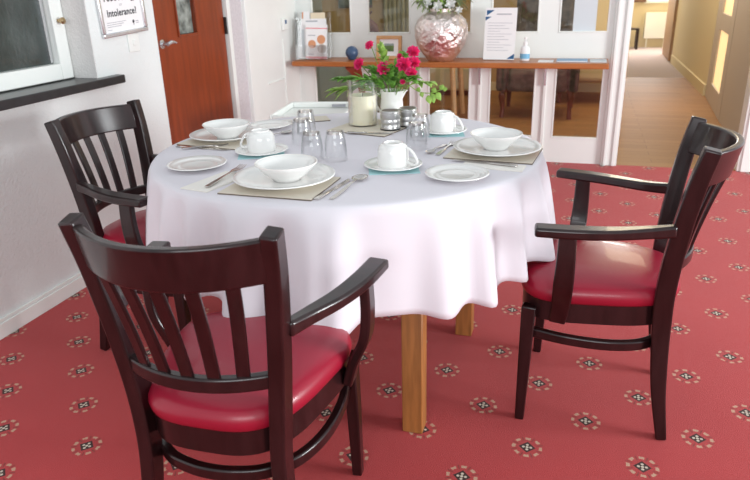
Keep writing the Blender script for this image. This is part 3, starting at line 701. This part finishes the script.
# ------------------------------------------------------------------ chairs
def seat_outline(n=56, s=1.0, front=0.20):
    out = []
    for k in range(n):
        a = 2 * PI * k / n; c, q = math.cos(a), math.sin(a); e = 2 / 3.4
        x = math.copysign(abs(c) ** e, c); y = math.copysign(abs(q) ** e, q)
        x *= 0.211 * s * (1 + front * y); y = 0.220 + 0.225 * s * y
        out.append((x, y))
    return out
def make_chair(label):
    t = thing('dining_chair', label, 'chair', (0, 0, 0), 0, 'dark wooden armchairs around the dining table')
    # cushion
    bm = bmesh.new(); n = 56
    prof = [(0.955, 0.413), (0.99, 0.421), (1.005, 0.437), (0.99, 0.453), (0.94, 0.465), (0.84, 0.474), (0.62, 0.482), (0.3, 0.486)]
    rings = [[bm.verts.new((x, y, z)) for x, y in [(px_ * 1, 0.212 + (py_ - 0.212)) for px_, py_ in seat_outline(n, s)]] for s, z in prof]
    for a, b in zip(rings, rings[1:]):
        for k in range(n): bm.faces.new((a[k], a[(k + 1) % n], b[(k + 1) % n], b[k]))
    bm.faces.new(rings[0][::-1]); c = bm.verts.new((0, 0.220, 0.487))
    for k in range(n): bm.faces.new((rings[-1][k], rings[-1][(k + 1) % n], c))
    obj('seat', bm, M_vinyl, t, smooth=True, auto=60)
    # apron
    bm = bmesh.new(); r1 = seat_outline(n, 0.965); r0 = seat_outline(n, 0.86)
    R = [[bm.verts.new((x, y, z)) for x, y in rr] for rr, z in ((r1, 0.355), (r1, 0.415), (r0, 0.415), (r0, 0.355))]
    for i in range(4):
        a, b = R[i], R[(i + 1) % 4]
        for k in range(n): bm.faces.new((a[k], a[(k + 1) % n], b[(k + 1) % n], b[k]))
    obj('seat_frame', bm, M_dark, t, smooth=True, auto=50)
    for s in (-1, 1):
        # rear post
        P = spline([(s * 0.182, -0.002, 0.0), (s * 0.170, 0.024, 0.16), (s * 0.160, 0.038, 0.33), (s * 0.166, 0.042, 0.46), (s * 0.180, 0.032, 0.61), (s * 0.196, 0.010, 0.77), (s * 0.206, -0.014, 0.878)], 6)
        nn = len(P)
        bm = sweep(bmesh.new(), P, lerp_list([0.030, 0.034, 0.036, 0.036, 0.034], nn), lerp_list([0.030, 0.044, 0.052, 0.050, 0.046, 0.042], nn), (0, 1, 0))
        obj('back_post', bm, M_dark, t, bevel=0.005, seg=3)
        # front leg
        bm = sweep(bmesh.new(), [(s * 0.210, 0.408, 0.0), (s * 0.208, 0.404, 0.20), (s * 0.203, 0.400, 0.39)], [0.027, 0.033, 0.038], [0.027, 0.035, 0.042], (0, 1, 0))
        obj('leg', bm, M_dark, t, bevel=0.004)
        # arm
        P = spline([(s * 0.196, 0.040, 0.655), (s * 0.216, 0.105, 0.652), (s * 0.250, 0.19, 0.652), (s * 0.275, 0.28, 0.654), (s * 0.292, 0.390, 0.657)], 6)
        nn = len(P)
        bm = sweep(bmesh.new(), P, lerp_list([0.026, 0.034, 0.044, 0.050, 0.052], nn), lerp_list([0.034, 0.030, 0.028, 0.028, 0.026], nn), (0, 0, 1))
        ar = obj('armrest', bm, M_dark, t, bevel=0.007, seg=3)
        P = spline([(s * 0.226, 0.318, 0.362), (s * 0.246, 0.310, 0.43), (s * 0.276, 0.306, 0.50), (s * 0.284, 0.304, 0.57), (s * 0.282, 0.304, 0.645)], 6)
        nn = len(P)
        bm = sweep(bmesh.new(), P, 0.024, lerp_list([0.046, 0.052, 0.054, 0.050, 0.046], nn), (0, 1, 0))
        obj('arm_support', bm, M_dark, t, bevel=0.005, seg=3)
    # crest rail
    P = []
    for k in range(25):
        x = -0.192 + 0.384 * k / 24; P.append((x, -0.004 - 0.085 * (1 - abs(x / 0.195) ** 2.1), 0.821))
    bm = bmesh.new(); sweep(bm, P, 0.021, 0.092, (0, 0, 1))
    for v in bm.verts: v.co.y -= (v.co.z - 0.821) * 0.22
    obj('crest_rail', bm, M_dark, t, bevel=0.005, seg=3)
    def ylow(x): return 0.038 - 0.055 * (1 - abs(x / 0.17) ** 2.1)
    def yhi(x): return 0.004 - 0.085 * (1 - abs(x / 0.195) ** 2.1)
    P = [(-0.165 + 0.33 * k / 20, ylow(-0.165 + 0.33 * k / 20), 0.542) for k in range(21)]
    obj('lower_rail', sweep(bmesh.new(), P, 0.022, 0.034, (0, 0, 1)), M_dark, t, bevel=0.005, seg=3)
    for x in (-0.110, -0.055, 0.0, 0.055, 0.110):
        xt = x * 1.22
        P = spline([(x, ylow(x), 0.552), (x * 1.07, ylow(x) * 0.67 + yhi(xt) * 0.33 + 0.003, 0.63), (x * 1.15, ylow(x) * 0.33 + yhi(xt) * 0.67 + 0.003, 0.71), (xt, yhi(xt), 0.785)], 4)
        obj('slat', sweep(bmesh.new(), P, 0.028, 0.010, (-0.3 * x / 0.11, 1, 0)), M_dark, t, bevel=0.003)
    # hoop stretcher
    H_ = [(0.192, 0.395, 0.300), (0.208, 0.30, 0.298), (0.203, 0.19, 0.295), (0.172, 0.10, 0.293), (0.115, 0.045, 0.292), (0.055, 0.024, 0.291)]
    P = spline([(-x, y, z) for x, y, z in H_] + [(0, 0.018, 0.291)] + H_[::-1], 5)
    obj('stretcher', sweep(bmesh.new(), P, 0.022, 0.030, (0, 0, 1)), M_dark, t, bevel=0.005, seg=3)
    return t
ch = make_chair('nearest dark wooden armchair, its slatted back to the camera')
ch.location = (-0.700, 0.985, 0); ch.rotation_euler = (0, 0, math.radians(2))
dup(ch, (0.325, 1.955, 0), math.radians(86.5), 'dark wooden armchair on the right side of the table, seen side-on')
dup(ch, (-1.640, 1.982, 0), math.radians(-93), 'dark wooden armchair between the table and the white left wall')

# ------------------------------------------------------------------ table and cloth
TC = Vector((-0.734, 2.075)); TR = 0.640
tb = thing('dining_table', 'round dining table with square golden oak legs under the cloth', 'table', (TC.x, TC.y, 0))
bm = lathe(bmesh.new(), [(0, 0.733), (TR - 0.012, 0.733), (TR - 0.008, 0.737), (TR - 0.008, 0.753), (TR - 0.012, 0.757), (0, 0.757)], 96)
obj('tabletop', bm, M_oak, tb, smooth=True)
bm = bmesh.new(); box(bm, -0.40, 0.40, -0.42, -0.395, 0.64, 0.733); box(bm, -0.40, 0.40, 0.40, 0.425, 0.64, 0.733); box(bm, -0.40, -0.375, -0.395, 0.40, 0.64, 0.733); box(bm, 0.375, 0.40, -0.395, 0.40, 0.64, 0.733)
obj('apron', bm, M_oak, tb, bevel=0.003)
for k, (x, y) in enumerate(((-0.40, 1.640), (-0.350, 2.262), (-1.118, 1.888), (-1.068, 2.51))):
    lx, ly = x - TC.x, y - TC.y; bm = bmesh.new()
    s = 0.031
    sweep(bm, [(lx, ly, 0), (lx, ly, 0.405), (lx, ly, 0.425)], [2 * s, 2 * s, s * 1.3], [2 * s, 2 * s, s * 1.3], (0, 1, 0))
    lathe(bm, [(0.018, 0.42), (0.026, 0.432), (0.030, 0.445), (0.026, 0.458), (0.019, 0.466), (0.025, 0.49), (0.030, 0.55), (0.028, 0.60), (0.02, 0.62)], 24, c=(lx, ly, 0))
    sweep(bm, [(lx, ly, 0.61), (lx, ly, 0.734)], 2 * s, 2 * s, (0, 1, 0))
    obj('leg', bm, M_oak, tb, bevel=0.003)
# cloth
bm = bmesh.new(); n = 360
def fold(a):
    # narrow outward pleats between shallow hollows
    v = 0
    for c, w, h in PL:
        d = (a - c + PI) % (2 * PI) - PI
        v += h * math.exp(-(d / w) ** 2)
    return v
rf = random.Random(5)
PL = []
aa_ = 0.0
for c in (-94, -82, -72, -50, -38, -26, -12, 4, 22, 38, 55, 73, 92, 110, 128, 146, 163, 181, 196, 209, 222, 236, 250, 260):
    PL.append((math.radians(c + rf.uniform(-2, 2)), math.radians(rf.uniform(3.0, 4.6)), rf.uniform(0.6, 1.1)))
rings = []
prof = [(0.0, 0.7600), (0.2, 0.7600), (0.4, 0.7600), (0.55, 0.7600), (TR - 0.03, 0.7600), (TR - 0.012, 0.7598), (TR - 0.003, 0.757), (TR + 0.003, 0.750)]
NS = 16
for r, z in prof:
    if r == 0: rings.append([bm.verts.new((0, 0, z))]); continue
    rings.append([bm.verts.new((r * math.cos(2 * PI * k / n), r * math.sin(2 * PI * k / n), z)) for k in range(n)])
for j in range(1, NS + 1):
    t = j / NS; cur = []
    for k in range(n):
        a = 2 * PI * k / n; fv = fold(a)
        hem = 0.465 + 0.038 * math.exp(-((((a + PI + 0.15) % (2 * PI)) - PI) / 0.42) ** 2) + 0.010 * math.sin(3 * a + 1) - 0.024 * fv + 0.03 * max(0, -math.cos(a))
        g = t ** 0.62
        rr = TR + 0.004 + 0.016 * t + 0.066 * fv * g
        cur.append(bm.verts.new((rr * math.cos(a), rr * math.sin(a), 0.750 + (hem - 0.750) * t)))
    rings.append(cur)
for a, b in zip(rings, rings[1:]):
    for k in range(n):
        k2 = (k + 1) % n
        if len(a) == 1: bm.faces.new((a[0], b[k], b[k2]))
        else: bm.faces.new((a[k], b[k], b[k2], a[k2]))
cl = obj('tablecloth', bm, M_cloth, smooth=True, auto=80, loc=(TC.x, TC.y, 0))
m = cl.modifiers.new('thick', 'SOLIDIFY'); m.thickness = 0.0016; m.offset = 0
tag(cl, 'long white cloth draped in folds over the round dining table', 'tablecloth')
TZ = 0.7612

# ------------------------------------------------------------------ table setting
def place_mat(label, x, y, w, d, rz):
    t = thing('place_mat', label, 'place mat', (x, y, TZ), rz, 'beige place mats on the tablecloth')
    obj('surface', B(-w / 2 + 0.001, w / 2 - 0.001, -d / 2 + 0.001, d / 2 - 0.001, 0.0030, 0.0042), M_matA, t)
    obj('core', B(-w / 2, w / 2, -d / 2, d / 2, 0, 0.0030), M_matedge, t)
place_mat('beige place mat under the front dinner plate and bowl', -0.766, 1.600, 0.272, 0.215, math.radians(-1))
place_mat('beige place mat under the right-hand dinner plate and bowl', -0.242, 2.072, 0.275, 0.205, math.radians(-5))
place_mat('beige place mat under the rear left dinner plate and bowl', -1.196, 2.075, 0.270, 0.205, math.radians(-8))
place_mat('beige mat under the candle, the jug and the tins', -0.742, 2.395, 0.25, 0.26, math.radians(-14))
place_mat('beige place mat at the back left edge of the table', -1.03, 2.50, 0.13, 0.10, math.radians(30))
ZM = TZ + 0.0045
def napkin(label, x, y, w, d, rz, m=None, z=TZ):
    t = thing('paper_napkin', label, 'napkin', (x, y, z), rz, 'folded paper napkins')
    bm = bmesh.new()
    for k in range(3): box(bm, -w / 2 + k * 0.001, w / 2 - k * 0.0015, -d / 2 + k * 0.001, d / 2 - k * 0.001, k * 0.0011, k * 0.0011 + 0.0009)
    obj('folded_layers', bm, m or M_napkin, t)
napkin('cream folded napkin with a fork on it, left of the front plate', -0.966, 1.602, 0.095, 0.19, math.radians(-12))
napkin('cream folded napkin under the knife in front of the right-hand mat', -0.225, 1.915, 0.185, 0.07, math.radians(-6), z=TZ)
napkin('cream folded napkin at the back left of the table', -1.13, 2.42, 0.09, 0.10, math.radians(25))

def plate_mesh(R, h, well):
    return [(0, 0.004), (well * 0.75, 0.004), (well * 0.8, 0.0), (well * 0.9, 0.0), (well * 1.0, 0.005), (R * 0.93, h - 0.003), (R, h - 0.001), (R * 1.0, h + 0.001), (R * 0.985, h + 0.002), (R * 0.82, h * 0.72), (well * 1.06, h * 0.48), (well * 0.95, 0.0085), (well * 0.8, 0.007), (0, 0.007)]
def plate(name, label, x, y, z, R, h, cat='plate', group=None, m=M_china):
    t = thing(name, label, cat, (x, y, z), 0, group)
    bm = lathe(bmesh.new(), plate_mesh(R, h, R * 0.62), 72); obj('dish', bm, m, t, smooth=True, auto=70)
    return t
G1, G2, G3, G4 = 'dinner plates on place mats', 'small side plates', 'saucers', 'cereal bowls on dinner plates'
plate('dinner_plate', 'white dinner plate at the front of the table under a bowl', -0.768, 1.632, ZM, 0.142, 0.020, group=G1)
plate('dinner_plate', 'white dinner plate at the right edge of the table under a bowl', -0.234, 2.085, ZM, 0.139, 0.020, group=G1)
plate('dinner_plate', 'white dinner plate at the rear left of the table under a bowl', -1.208, 2.103, ZM, 0.128, 0.020, group=G1)
plate('side_plate', 'small empty side plate at the left edge of the table', -1.106, 1.733, TZ, 0.090, 0.014, group=G2)
plate('side_plate', 'small empty side plate at the front right edge of the table', -0.309, 1.785, TZ, 0.090, 0.014, group=G2)
plate('side_plate', 'small side plate half hidden behind the left upturned cup', -1.135, 2.318, TZ + 0.001, 0.080, 0.014, group=G2)
def bowl(label, x, y, z, R=0.086):
    t = thing('bowl', label, 'bowl', (x, y, z), 0, G4)
    pr = [(0, 0.003), (0.032, 0.003), (0.034, 0), (0.038, 0), (0.040, 0.006), (R * 0.72, 0.022), (R * 0.90, 0.038), (R, 0.047), (R + 0.0005, 0.0495), (R - 0.002, 0.050), (R * 0.88, 0.040), (R * 0.70, 0.025), (0.040, 0.010), (0, 0.007)]
    obj('dish', lathe(bmesh.new(), pr, 72), M_china, t, smooth=True, auto=75)
    bm = bmesh.new(); lathe(bm, [(R - 0.0002, 0.0488), (R + 0.0012, 0.0494), (R + 0.0004, 0.0508), (R - 0.002, 0.0506), (R - 0.0026, 0.0495), (R - 0.0002, 0.0488)], 72)
    obj('rim', bm, M_bone, t, smooth=True)
bowl('white bowl on the front dinner plate', -0.758, 1.628, ZM + 0.0075)
bowl('white bowl on the right-hand dinner plate', -0.240, 2.095, ZM + 0.0075, 0.082)
bowl('white bowl on the rear left dinner plate', -1.195, 2.092, ZM + 0.0075, 0.084)

def cup_set(where, x, y, rz, short):
    bm = bmesh.new(); d = 0.074
    o = thing('paper_coaster', 'pale teal paper coaster under the saucer of the %s cup' % short, 'coaster', (x, y, TZ), rz + 0.5, 'teal coasters under the saucers')
    box(bm, -d, d, -d, d, 0, 0.0012); obj('sheet', bm, M_teal, o)
    plate('saucer', 'white saucer under the %s upturned cup' % short, x, y, TZ + 0.0016, 0.087, 0.012, 'saucer', G3)
    t = thing('tea_cup', 'upturned white cup %s' % where, 'cup', (x, y, TZ + 0.009), rz, 'upturned tea cups')
    pr = [(0.0455, 0.0), (0.0465, 0.003), (0.0468, 0.025), (0.0455, 0.045), (0.0415, 0.058), (0.035, 0.063), (0.030, 0.0645), (0.0295, 0.068), (0.0265, 0.0682), (0.0255, 0.064), (0, 0.063), (0, 0.060), (0.034, 0.060), (0.0395, 0.056), (0.0435, 0.044), (0.0445, 0.025), (0.0440, 0.0), (0.0455, 0.0)]
    obj('cup_body', lathe(bmesh.new(), pr, 56), M_china, t, smooth=True, auto=60)
    bm = bmesh.new(); P = spline([(0.042, 0, 0.056), (0.058, 0, 0.048), (0.072, 0, 0.030), (0.078, 0, 0.013), (0.067, 0, 0.005), (0.045, 0, 0.012)], 6)
    tube(bm, P, 0.0042, 12); obj('handle', bm, M_china, t, smooth=True)
cup_set('beside the rear left place mat, nearest the left wall', -0.988, 1.940, math.radians(175), 'left')
cup_set('at the centre front, between two glasses and a side plate', -0.512, 1.848, math.radians(-10), 'centre front')
cup_set('behind the right pair of glasses near the tins', -0.462, 2.352, math.radians(-15), 'rear right')

def tumbler(label, x, y, s=1.0):
    t = thing('glass_tumbler', label, 'glass', (x, y, TZ + 0.0005), random.uniform(0, 3), 'upturned glass tumblers')
    H = 0.086 * s; r0 = 0.036; r1 = 0.029
    pr = [(r0, 0), (r0 + 0.0006, 0.002), (r0 * 0.98, H * 0.5), (r1 + 0.002, H * 0.9), (r1, H), (r1 - 0.004, H + 0.001), (0, H - 0.003), (0, H - 0.010), (r1 - 0.004, H - 0.009), (r1 - 0.001, H * 0.86), (r0 * 0.98 - 0.002, H * 0.5), (r0 - 0.0018, 0), (r0, 0)]
    obj('glass_body', lathe(bmesh.new(), pr, 48), M_glass, t, smooth=True, auto=55)
    bm = lathe(bmesh.new(), [(r1 - 0.006, H - 0.0085), (r1 - 0.003, H - 0.004), (r1 - 0.003, H - 0.001), (r1 - 0.006, H - 0.0015), (r1 - 0.006, H - 0.0085)], 40)
    obj('thick_base', bm, mat_base, t, smooth=True)
mat_base = pane_mat('thick_glass_base', (0.96, 0.91, 0.88), 0.20, 0.08)
tumbler('upturned glass left of the front pair, behind the front bowl', -0.790, 1.897)
tumbler('upturned glass on the right of the front pair behind the bowl', -0.712, 1.900, 1.06)
tumbler('upturned glass second row, just right of the left saucer', -0.908, 2.095)
tumbler('upturned glass farthest back of the left-hand group', -0.955, 2.250)
tumbler('upturned glass nearest in the right-hand pair', -0.500, 2.098)
tumbler('upturned glass rear one of the right-hand pair, by the third cup', -0.520, 2.232)

# cutlery: local +y is towards the working end
def knife(label, a, b, z, z2=None):
    a = Vector(a); b = Vector(b); L = (b - a).length
    t = thing('table_knife', label, 'knife', (a.x, a.y, z), math.atan2(b.y - a.y, b.x - a.x) - PI / 2, 'table knives'); 
    P = [(0, 0, 0.003), (0, L * 0.1, 0.0035), (0, L * 0.42, 0.003)]; obj('handle', sweep(bmesh.new(), P, [0.017, 0.016, 0.011], [0.005, 0.005, 0.004], (0, 0, 1)), M_steel, t, bevel=0.002)
    P = [(0, L * 0.42, 0.002), (0.001, L * 0.5, 0.002), (0.001, L * 0.9, 0.002), (-0.004, L, 0.002)]; obj('blade', sweep(bmesh.new(), P, [0.010, 0.017, 0.016, 0.003], 0.0014, (0, 0, 1)), M_steel, t, bevel=0.0006)
    if z2: t.rotation_euler.x = math.asin((z2 - z) / L)
def fork(label, a, b, z, z2=None):
    a = Vector(a); b = Vector(b); L = (b - a).length
    t = thing('table_fork', label, 'fork', (a.x, a.y, z), math.atan2(b.y - a.y, b.x - a.x) - PI / 2, 'table forks')
    P = [(0, 0, 0.0025), (0, L * 0.2, 0.003), (0, L * 0.5, 0.004), (0, L * 0.68, 0.004)]; obj('handle', sweep(bmesh.new(), P, [0.015, 0.014, 0.006, 0.008], 0.0026, (0, 0, 1)), M_steel, t, bevel=0.001)
    bm = bmesh.new(); sweep(bm, [(0, L * 0.67, 0.004), (0, L * 0.72, 0.003), (0, L * 0.78, 0.002)], [0.008, 0.021, 0.024], 0.002, (0, 0, 1)); obj('head', bm, M_steel, t)
    for k in range(4):
        x = -0.0102 + k * 0.0068; sb = sweep(bmesh.new(), [(x, L * 0.775, 0.002), (x, L * 0.88, 0.0015), (x, L, 0.005)], [0.0035, 0.003, 0.0018], 0.0018, (0, 0, 1)); obj('tine', sb, M_steel, t)
    if z2: t.rotation_euler.x = math.asin((z2 - z) / L)
def spoon(label, a, b, z):
    a = Vector(a); b = Vector(b); L = (b - a).length
    t = thing('spoon', label, 'spoon', (a.x, a.y, z), math.atan2(b.y - a.y, b.x - a.x) - PI / 2, 'spoons')
    P = spline([(0, 0, 0.002), (0, L * 0.3, 0.004), (0, L * 0.6, 0.008), (0, L * 0.74, 0.006)], 4); obj('handle', sweep(bmesh.new(), P, lerp_list([0.014, 0.012, 0.006, 0.006], len(P)), 0.0026, (0, 0, 1)), M_steel, t, bevel=0.001)
    R = L * 0.14
    bm = lathe(bmesh.new(), [(0, 0.0005), (R * 0.4, 0.0012), (R * 0.8, 0.0045), (R, 0.0075), (R * 0.97, 0.0082), (R * 0.75, 0.0058), (R * 0.4, 0.0028), (0, 0.002)], 32, M=Matrix.Translation((0, L - R, 0)), sx=0.72)
    obj('spoon_bowl', bm, M_steel, t, smooth=True, auto=75)
fork('fork on the cream napkin with its tines towards the front plate', (-0.956, 1.530), (-0.948, 1.735), TZ + 0.0045, TZ + 0.012)
knife('knife on the right edge of the front place mat', (-0.622, 1.500), (-0.598, 1.700), TZ)
spoon('dessert spoon to the right of the front knife', (-0.585, 1.512), (-0.568, 1.735), TZ)
knife('knife across the napkin in front of the right-hand plate', (-0.155, 1.912), (-0.360, 1.960), TZ + 0.0035)
spoon('teaspoon between the right-hand glasses and the right-hand mat', (-0.415, 2.160), (-0.445, 2.020), TZ)
fork('fork left of the right-hand mat with its tines pointing away', (-0.413, 2.015), (-0.393, 2.205), TZ)
knife('knife along the front of the rear left place mat', (-1.325, 1.965), (-1.110, 1.950), TZ)
fork('fork crossing the knife at the rear left place mat', (-1.285, 1.930), (-1.145, 2.005), TZ + 0.004)
spoon('spoon behind the left upturned cup, its bowl towards the glasses', (-1.110, 2.085), (-1.015, 2.265), TZ)
fork('fork on the napkin at the back left of the table', (-1.16, 2.40), (-1.05, 2.44), TZ + 0.004)
knife('knife on the front edge of the candle mat', (-0.800, 2.262), (-0.625, 2.282), ZM)

# candle
cn = thing('glass_candle', 'ivory candle in a tall clear glass cylinder on the centre mat', 'candle', (-0.790, 2.425, ZM))
bm = lathe(bmesh.new(), [(0, 0), (0.057, 0), (0.057, 0.172), (0.0555, 0.173), (0.054, 0.172), (0.054, 0.004), (0, 0.004)], 56); obj('glass_cylinder', bm, M_glass, cn, smooth=True)
bm = lathe(bmesh.new(), [(0, 0.005), (0.0525, 0.005), (0.0525, 0.112), (0.050, 0.114), (0.035, 0.110), (0, 0.108)], 48); obj('wax', bm, M_wax, cn, smooth=True)
obj('wick', tube(bmesh.new(), [(0, 0, 0.107), (0.002, 0, 0.120)], 0.0012, 6), M_black, cn)
def tin(label, x, y, s):
    t = thing('condiment_tin', label, 'jar', (x, y, ZM), 0.2, 'silver condiment tins')
    R = 0.038 * s; pr = [(0, 0.004), (R, 0.004), (R, 0.018), (R * 0.97, 0.020), (R * 0.97, 0.022), (R, 0.024), (R, 0.038), (R * 0.97, 0.040), (R * 0.97, 0.042), (R, 0.044), (R, 0.060), (R * 0.95, 0.063), (0, 0.063)]
    obj('tin_body', lathe(bmesh.new(), [(a, b * s) for a, b in pr], 48), M_tin, t, smooth=True, auto=30)
    obj('base_ring', lathe(bmesh.new(), [(0, 0), (R * 1.01, 0), (R * 1.01, 0.005 * s), (0, 0.005 * s)], 48), M_black, t)
    obj('lid', lathe(bmesh.new(), [(0, 0.063 * s), (R * 1.0, 0.063 * s), (R * 1.0, 0.070 * s), (R * 0.9, 0.0725 * s), (R * 0.85, 0.070 * s), (0, 0.069 * s)], 48), M_tin, t, smooth=True, auto=30)
    obj('lid_inset', lathe(bmesh.new(), [(0, 0.0692 * s), (R * 0.82, 0.0702 * s), (R * 0.82, 0.0712 * s), (0, 0.0712 * s)], 40), mat('tin_inset_brown', (0.12, 0.07, 0.05), 0.4), t)
tin('silver ribbed tin nearest the candle, in front of the jug', -0.662, 2.358, 0.98)
tin('silver ribbed tin behind and right of the other tin', -0.612, 2.430, 0.95)
# jug
jg = thing('flower_jug', 'white china jug holding the pink carnations behind the tins', 'jug', (-0.700, 2.520, TZ))
pr = [(0, 0), (0.036, 0), (0.043, 0.006), (0.046, 0.03), (0.045, 0.06), (0.041, 0.09), (0.043, 0.115), (0.046, 0.122), (0.0435, 0.122), (0.039, 0.112), (0.037, 0.09), (0.040, 0.05), (0, 0.045)]
bm = lathe(bmesh.new(), pr, 48)
for v in bm.verts:
    if v.co.z > 0.085 and v.co.x > 0.02:
        k = (v.co.z - 0.085) / 0.037 * max(0, (v.co.x - 0.02) / 0.025) * max(0, 1 - abs(v.co.y) / 0.03)
        v.co.x += 0.022 * k; v.co.z += 0.003 * k
obj('jug_body', bm, M_china, jg, smooth=True, auto=75)
bm = tube(bmesh.new(), spline([(-0.043, 0, 0.11), (-0.062, 0, 0.10), (-0.068, 0, 0.07), (-0.045, 0, 0.035)], 6), 0.005, 10); obj('handle', bm, M_china, jg, smooth=True)

# carnations, sepals, stems
FL = [(-0.822, 2.50, 0.983, 0.024, 'farthest left, above the candle'), (-0.715, 2.47, 0.972, 0.027, 'low in the centre of the bunch'), (-0.787, 2.53, 1.050, 0.019, 'topmost, small and half open on the left'), (-0.672, 2.55, 1.008, 0.013, 'small bud at the upper middle'),
      (-0.640, 2.48, 0.985, 0.029, 'largest, right of the centre'), (-0.608, 2.51, 0.990, 0.024, 'farthest right beside the largest one'), (-0.618, 2.54, 1.025, 0.025, 'uppermost on the right'), (-0.606, 2.46, 0.958, 0.022, 'lower right, under the pair'), (-0.634, 2.44, 0.928, 0.011, 'small one hanging low over the spout'), (-0.735, 2.56, 0.985, 0.009, 'tiny bud between the leaves in the middle')]
JT = Vector((-0.70, 2.52, TZ + 0.115))
for k, (x, y, z, R, lb) in enumerate(FL):
    t = thing('carnation', 'pink carnation %s' % lb, 'flower', (x, y, z), 0, 'pink carnations in the white jug')
    ax = Vector((x + 0.69, (y - 2.62) - 0.10, 0.16))
    obj('bloom', bloom_mesh(bmesh.new(), (0, 0, 0), ax, R * 1.12, 6, 8, 0.22, k + 20, 0.26), M_pink, t, smooth=True, auto=80)
    axn = ax.normalized(); b = -axn * R * 0.7
    bm = bmesh.new(); tube(bm, [b, b * 0.6, -axn * 0.001], [0.003, 0.005, 0.006], 8); obj('calyx', bm, M_stem, t, smooth=True)
    e = JT + Vector(((x + 0.69) * 0.12, (y - 2.54) * 0.12, -0.05)) - Vector((x, y, z))
    bm = tube(bmesh.new(), spline([b, (b + e) * 0.5 + Vector((0, 0, 0.015)), e], 6), 0.0018, 6); obj('stem', bm, M_stem, t, smooth=True)
LV = [(-0.905, 2.50, 0.885, 0.022, 'long drooping leafy stem reaching left over the candle'), (-0.87, 2.45, 0.935, 0.02, 'leafy stem spreading left above the glass cylinder'), (-0.79, 2.44, 0.93, 0.02, 'broad green leaves over the front of the jug'), (-0.745, 2.55, 1.02, 0.018, 'upright leafy stem left of centre in the jug'),
      (-0.68, 2.46, 0.93, 0.022, 'dark green leaves at the centre front of the jug'), (-0.60, 2.44, 0.94, 0.02, 'leaves under the right carnations'), (-0.54, 2.47, 0.925, 0.016, 'long thin leaf stem pointing right'), (-0.66, 2.56, 1.0, 0.018, 'upright leaves between the carnations'), (-0.76, 2.50, 0.955, 0.02, 'short leafy stem filling the left of the bunch'), (-0.63, 2.52, 0.955, 0.02, 'short leafy stem filling the right of the bunch'), (-0.70, 2.48, 0.965, 0.02, 'short leafy stem in the middle of the bunch')]
rnd = random.Random(11)
for k, (x, y, z, lw, lb) in enumerate(LV):
    tip = Vector((x, y, z)); s0 = JT + Vector((rnd.uniform(-0.015, 0.015), rnd.uniform(-0.015, 0.015), -0.05))
    mid = (s0 + tip) * 0.5 + Vector((0, 0, 0.035)); P = spline([s0, mid, tip], 7)
    bm = tube(bmesh.new(), P, 0.0014, 6)
    for q in range(5, len(P)):
        for s in range(3 if k != 6 else 1):
            dirv = (P[min(q + 1, len(P) - 1)] - P[q - 1]).normalized() + Vector((rnd.uniform(-0.7, 0.7), rnd.uniform(-0.7, 0.5), rnd.uniform(-0.2, 0.5)))
            leaf_mesh(bm, P[q], dirv, rnd.uniform(0.04, 0.065), lw * 1.35, droop=0.25)
    tag(fin(obj('leafy_stem', bm, M_leaf if k % 3 else M_leaf2, smooth=True)), lb, 'foliage', 'leafy stems in the white jug')
# ivy sprig to the right
bm = bmesh.new()
P = spline([JT + Vector((0.02, 0, -0.03)), (-0.635, 2.50, 0.905), (-0.585, 2.49, 0.885), (-0.54, 2.49, 0.88), (-0.495, 2.49, 0.895)], 6); tube(bm, P, 0.0014, 6)
for (x, y, z, L, dz) in ((-0.56, 2.49, 0.885, 0.028, 0.9), (-0.545, 2.48, 0.885, 0.026, -0.9), (-0.505, 2.48, 0.88, 0.045, -0.9), (-0.50, 2.485, 0.882, 0.035, 0.8), (-0.485, 2.47, 0.885, 0.042, -0.4), (-0.47, 2.48, 0.895, 0.034, 0.7), (-0.462, 2.48, 0.897, 0.03, 0.1), (-0.515, 2.47, 0.875, 0.04, -1.2)):
    leaf_mesh(bm, (x - 0.028, y, z), (0.35, -0.15, dz), L * 0.75, L * 0.62, up=(0.1, -1, 0.2), droop=0.1)
tag(fin(obj('ivy_sprig', bm, M_leaf2, smooth=True)), 'light green ivy sprig trailing right from the white jug', 'foliage')

# white trolley tray beyond the table
tr = thing('tray_trolley', 'low white tray table with a slot handle behind the dining table', 'tray table', (-1.39, 3.42, 0), math.radians(8))
bm = bmesh.new(); box(bm, -0.20, 0.20, -0.22, 0.22, 0.585, 0.60)
for a in ((-0.20, -0.185, -0.22, 0.22), (0.185, 0.20, -0.22, 0.22), (-0.185, 0.185, -0.22, -0.205), (-0.185, 0.185, 0.205, 0.22)): box(bm, *a, 0.60, 0.635)
obj('tray', bm, M_paint, tr, bevel=0.006, seg=3)
obj('handle_slot', B(0.05, 0.13, 0.1995, 0.2045, 0.607, 0.622), M_greyink, tr)
for sx in (-1, 1):
    for sy in (-1, 1): obj('leg', B(sx * 0.17 - 0.015, sx * 0.17 + 0.015, sy * 0.19 - 0.015, sy * 0.19 + 0.015, 0, 0.585), M_paint, tr)
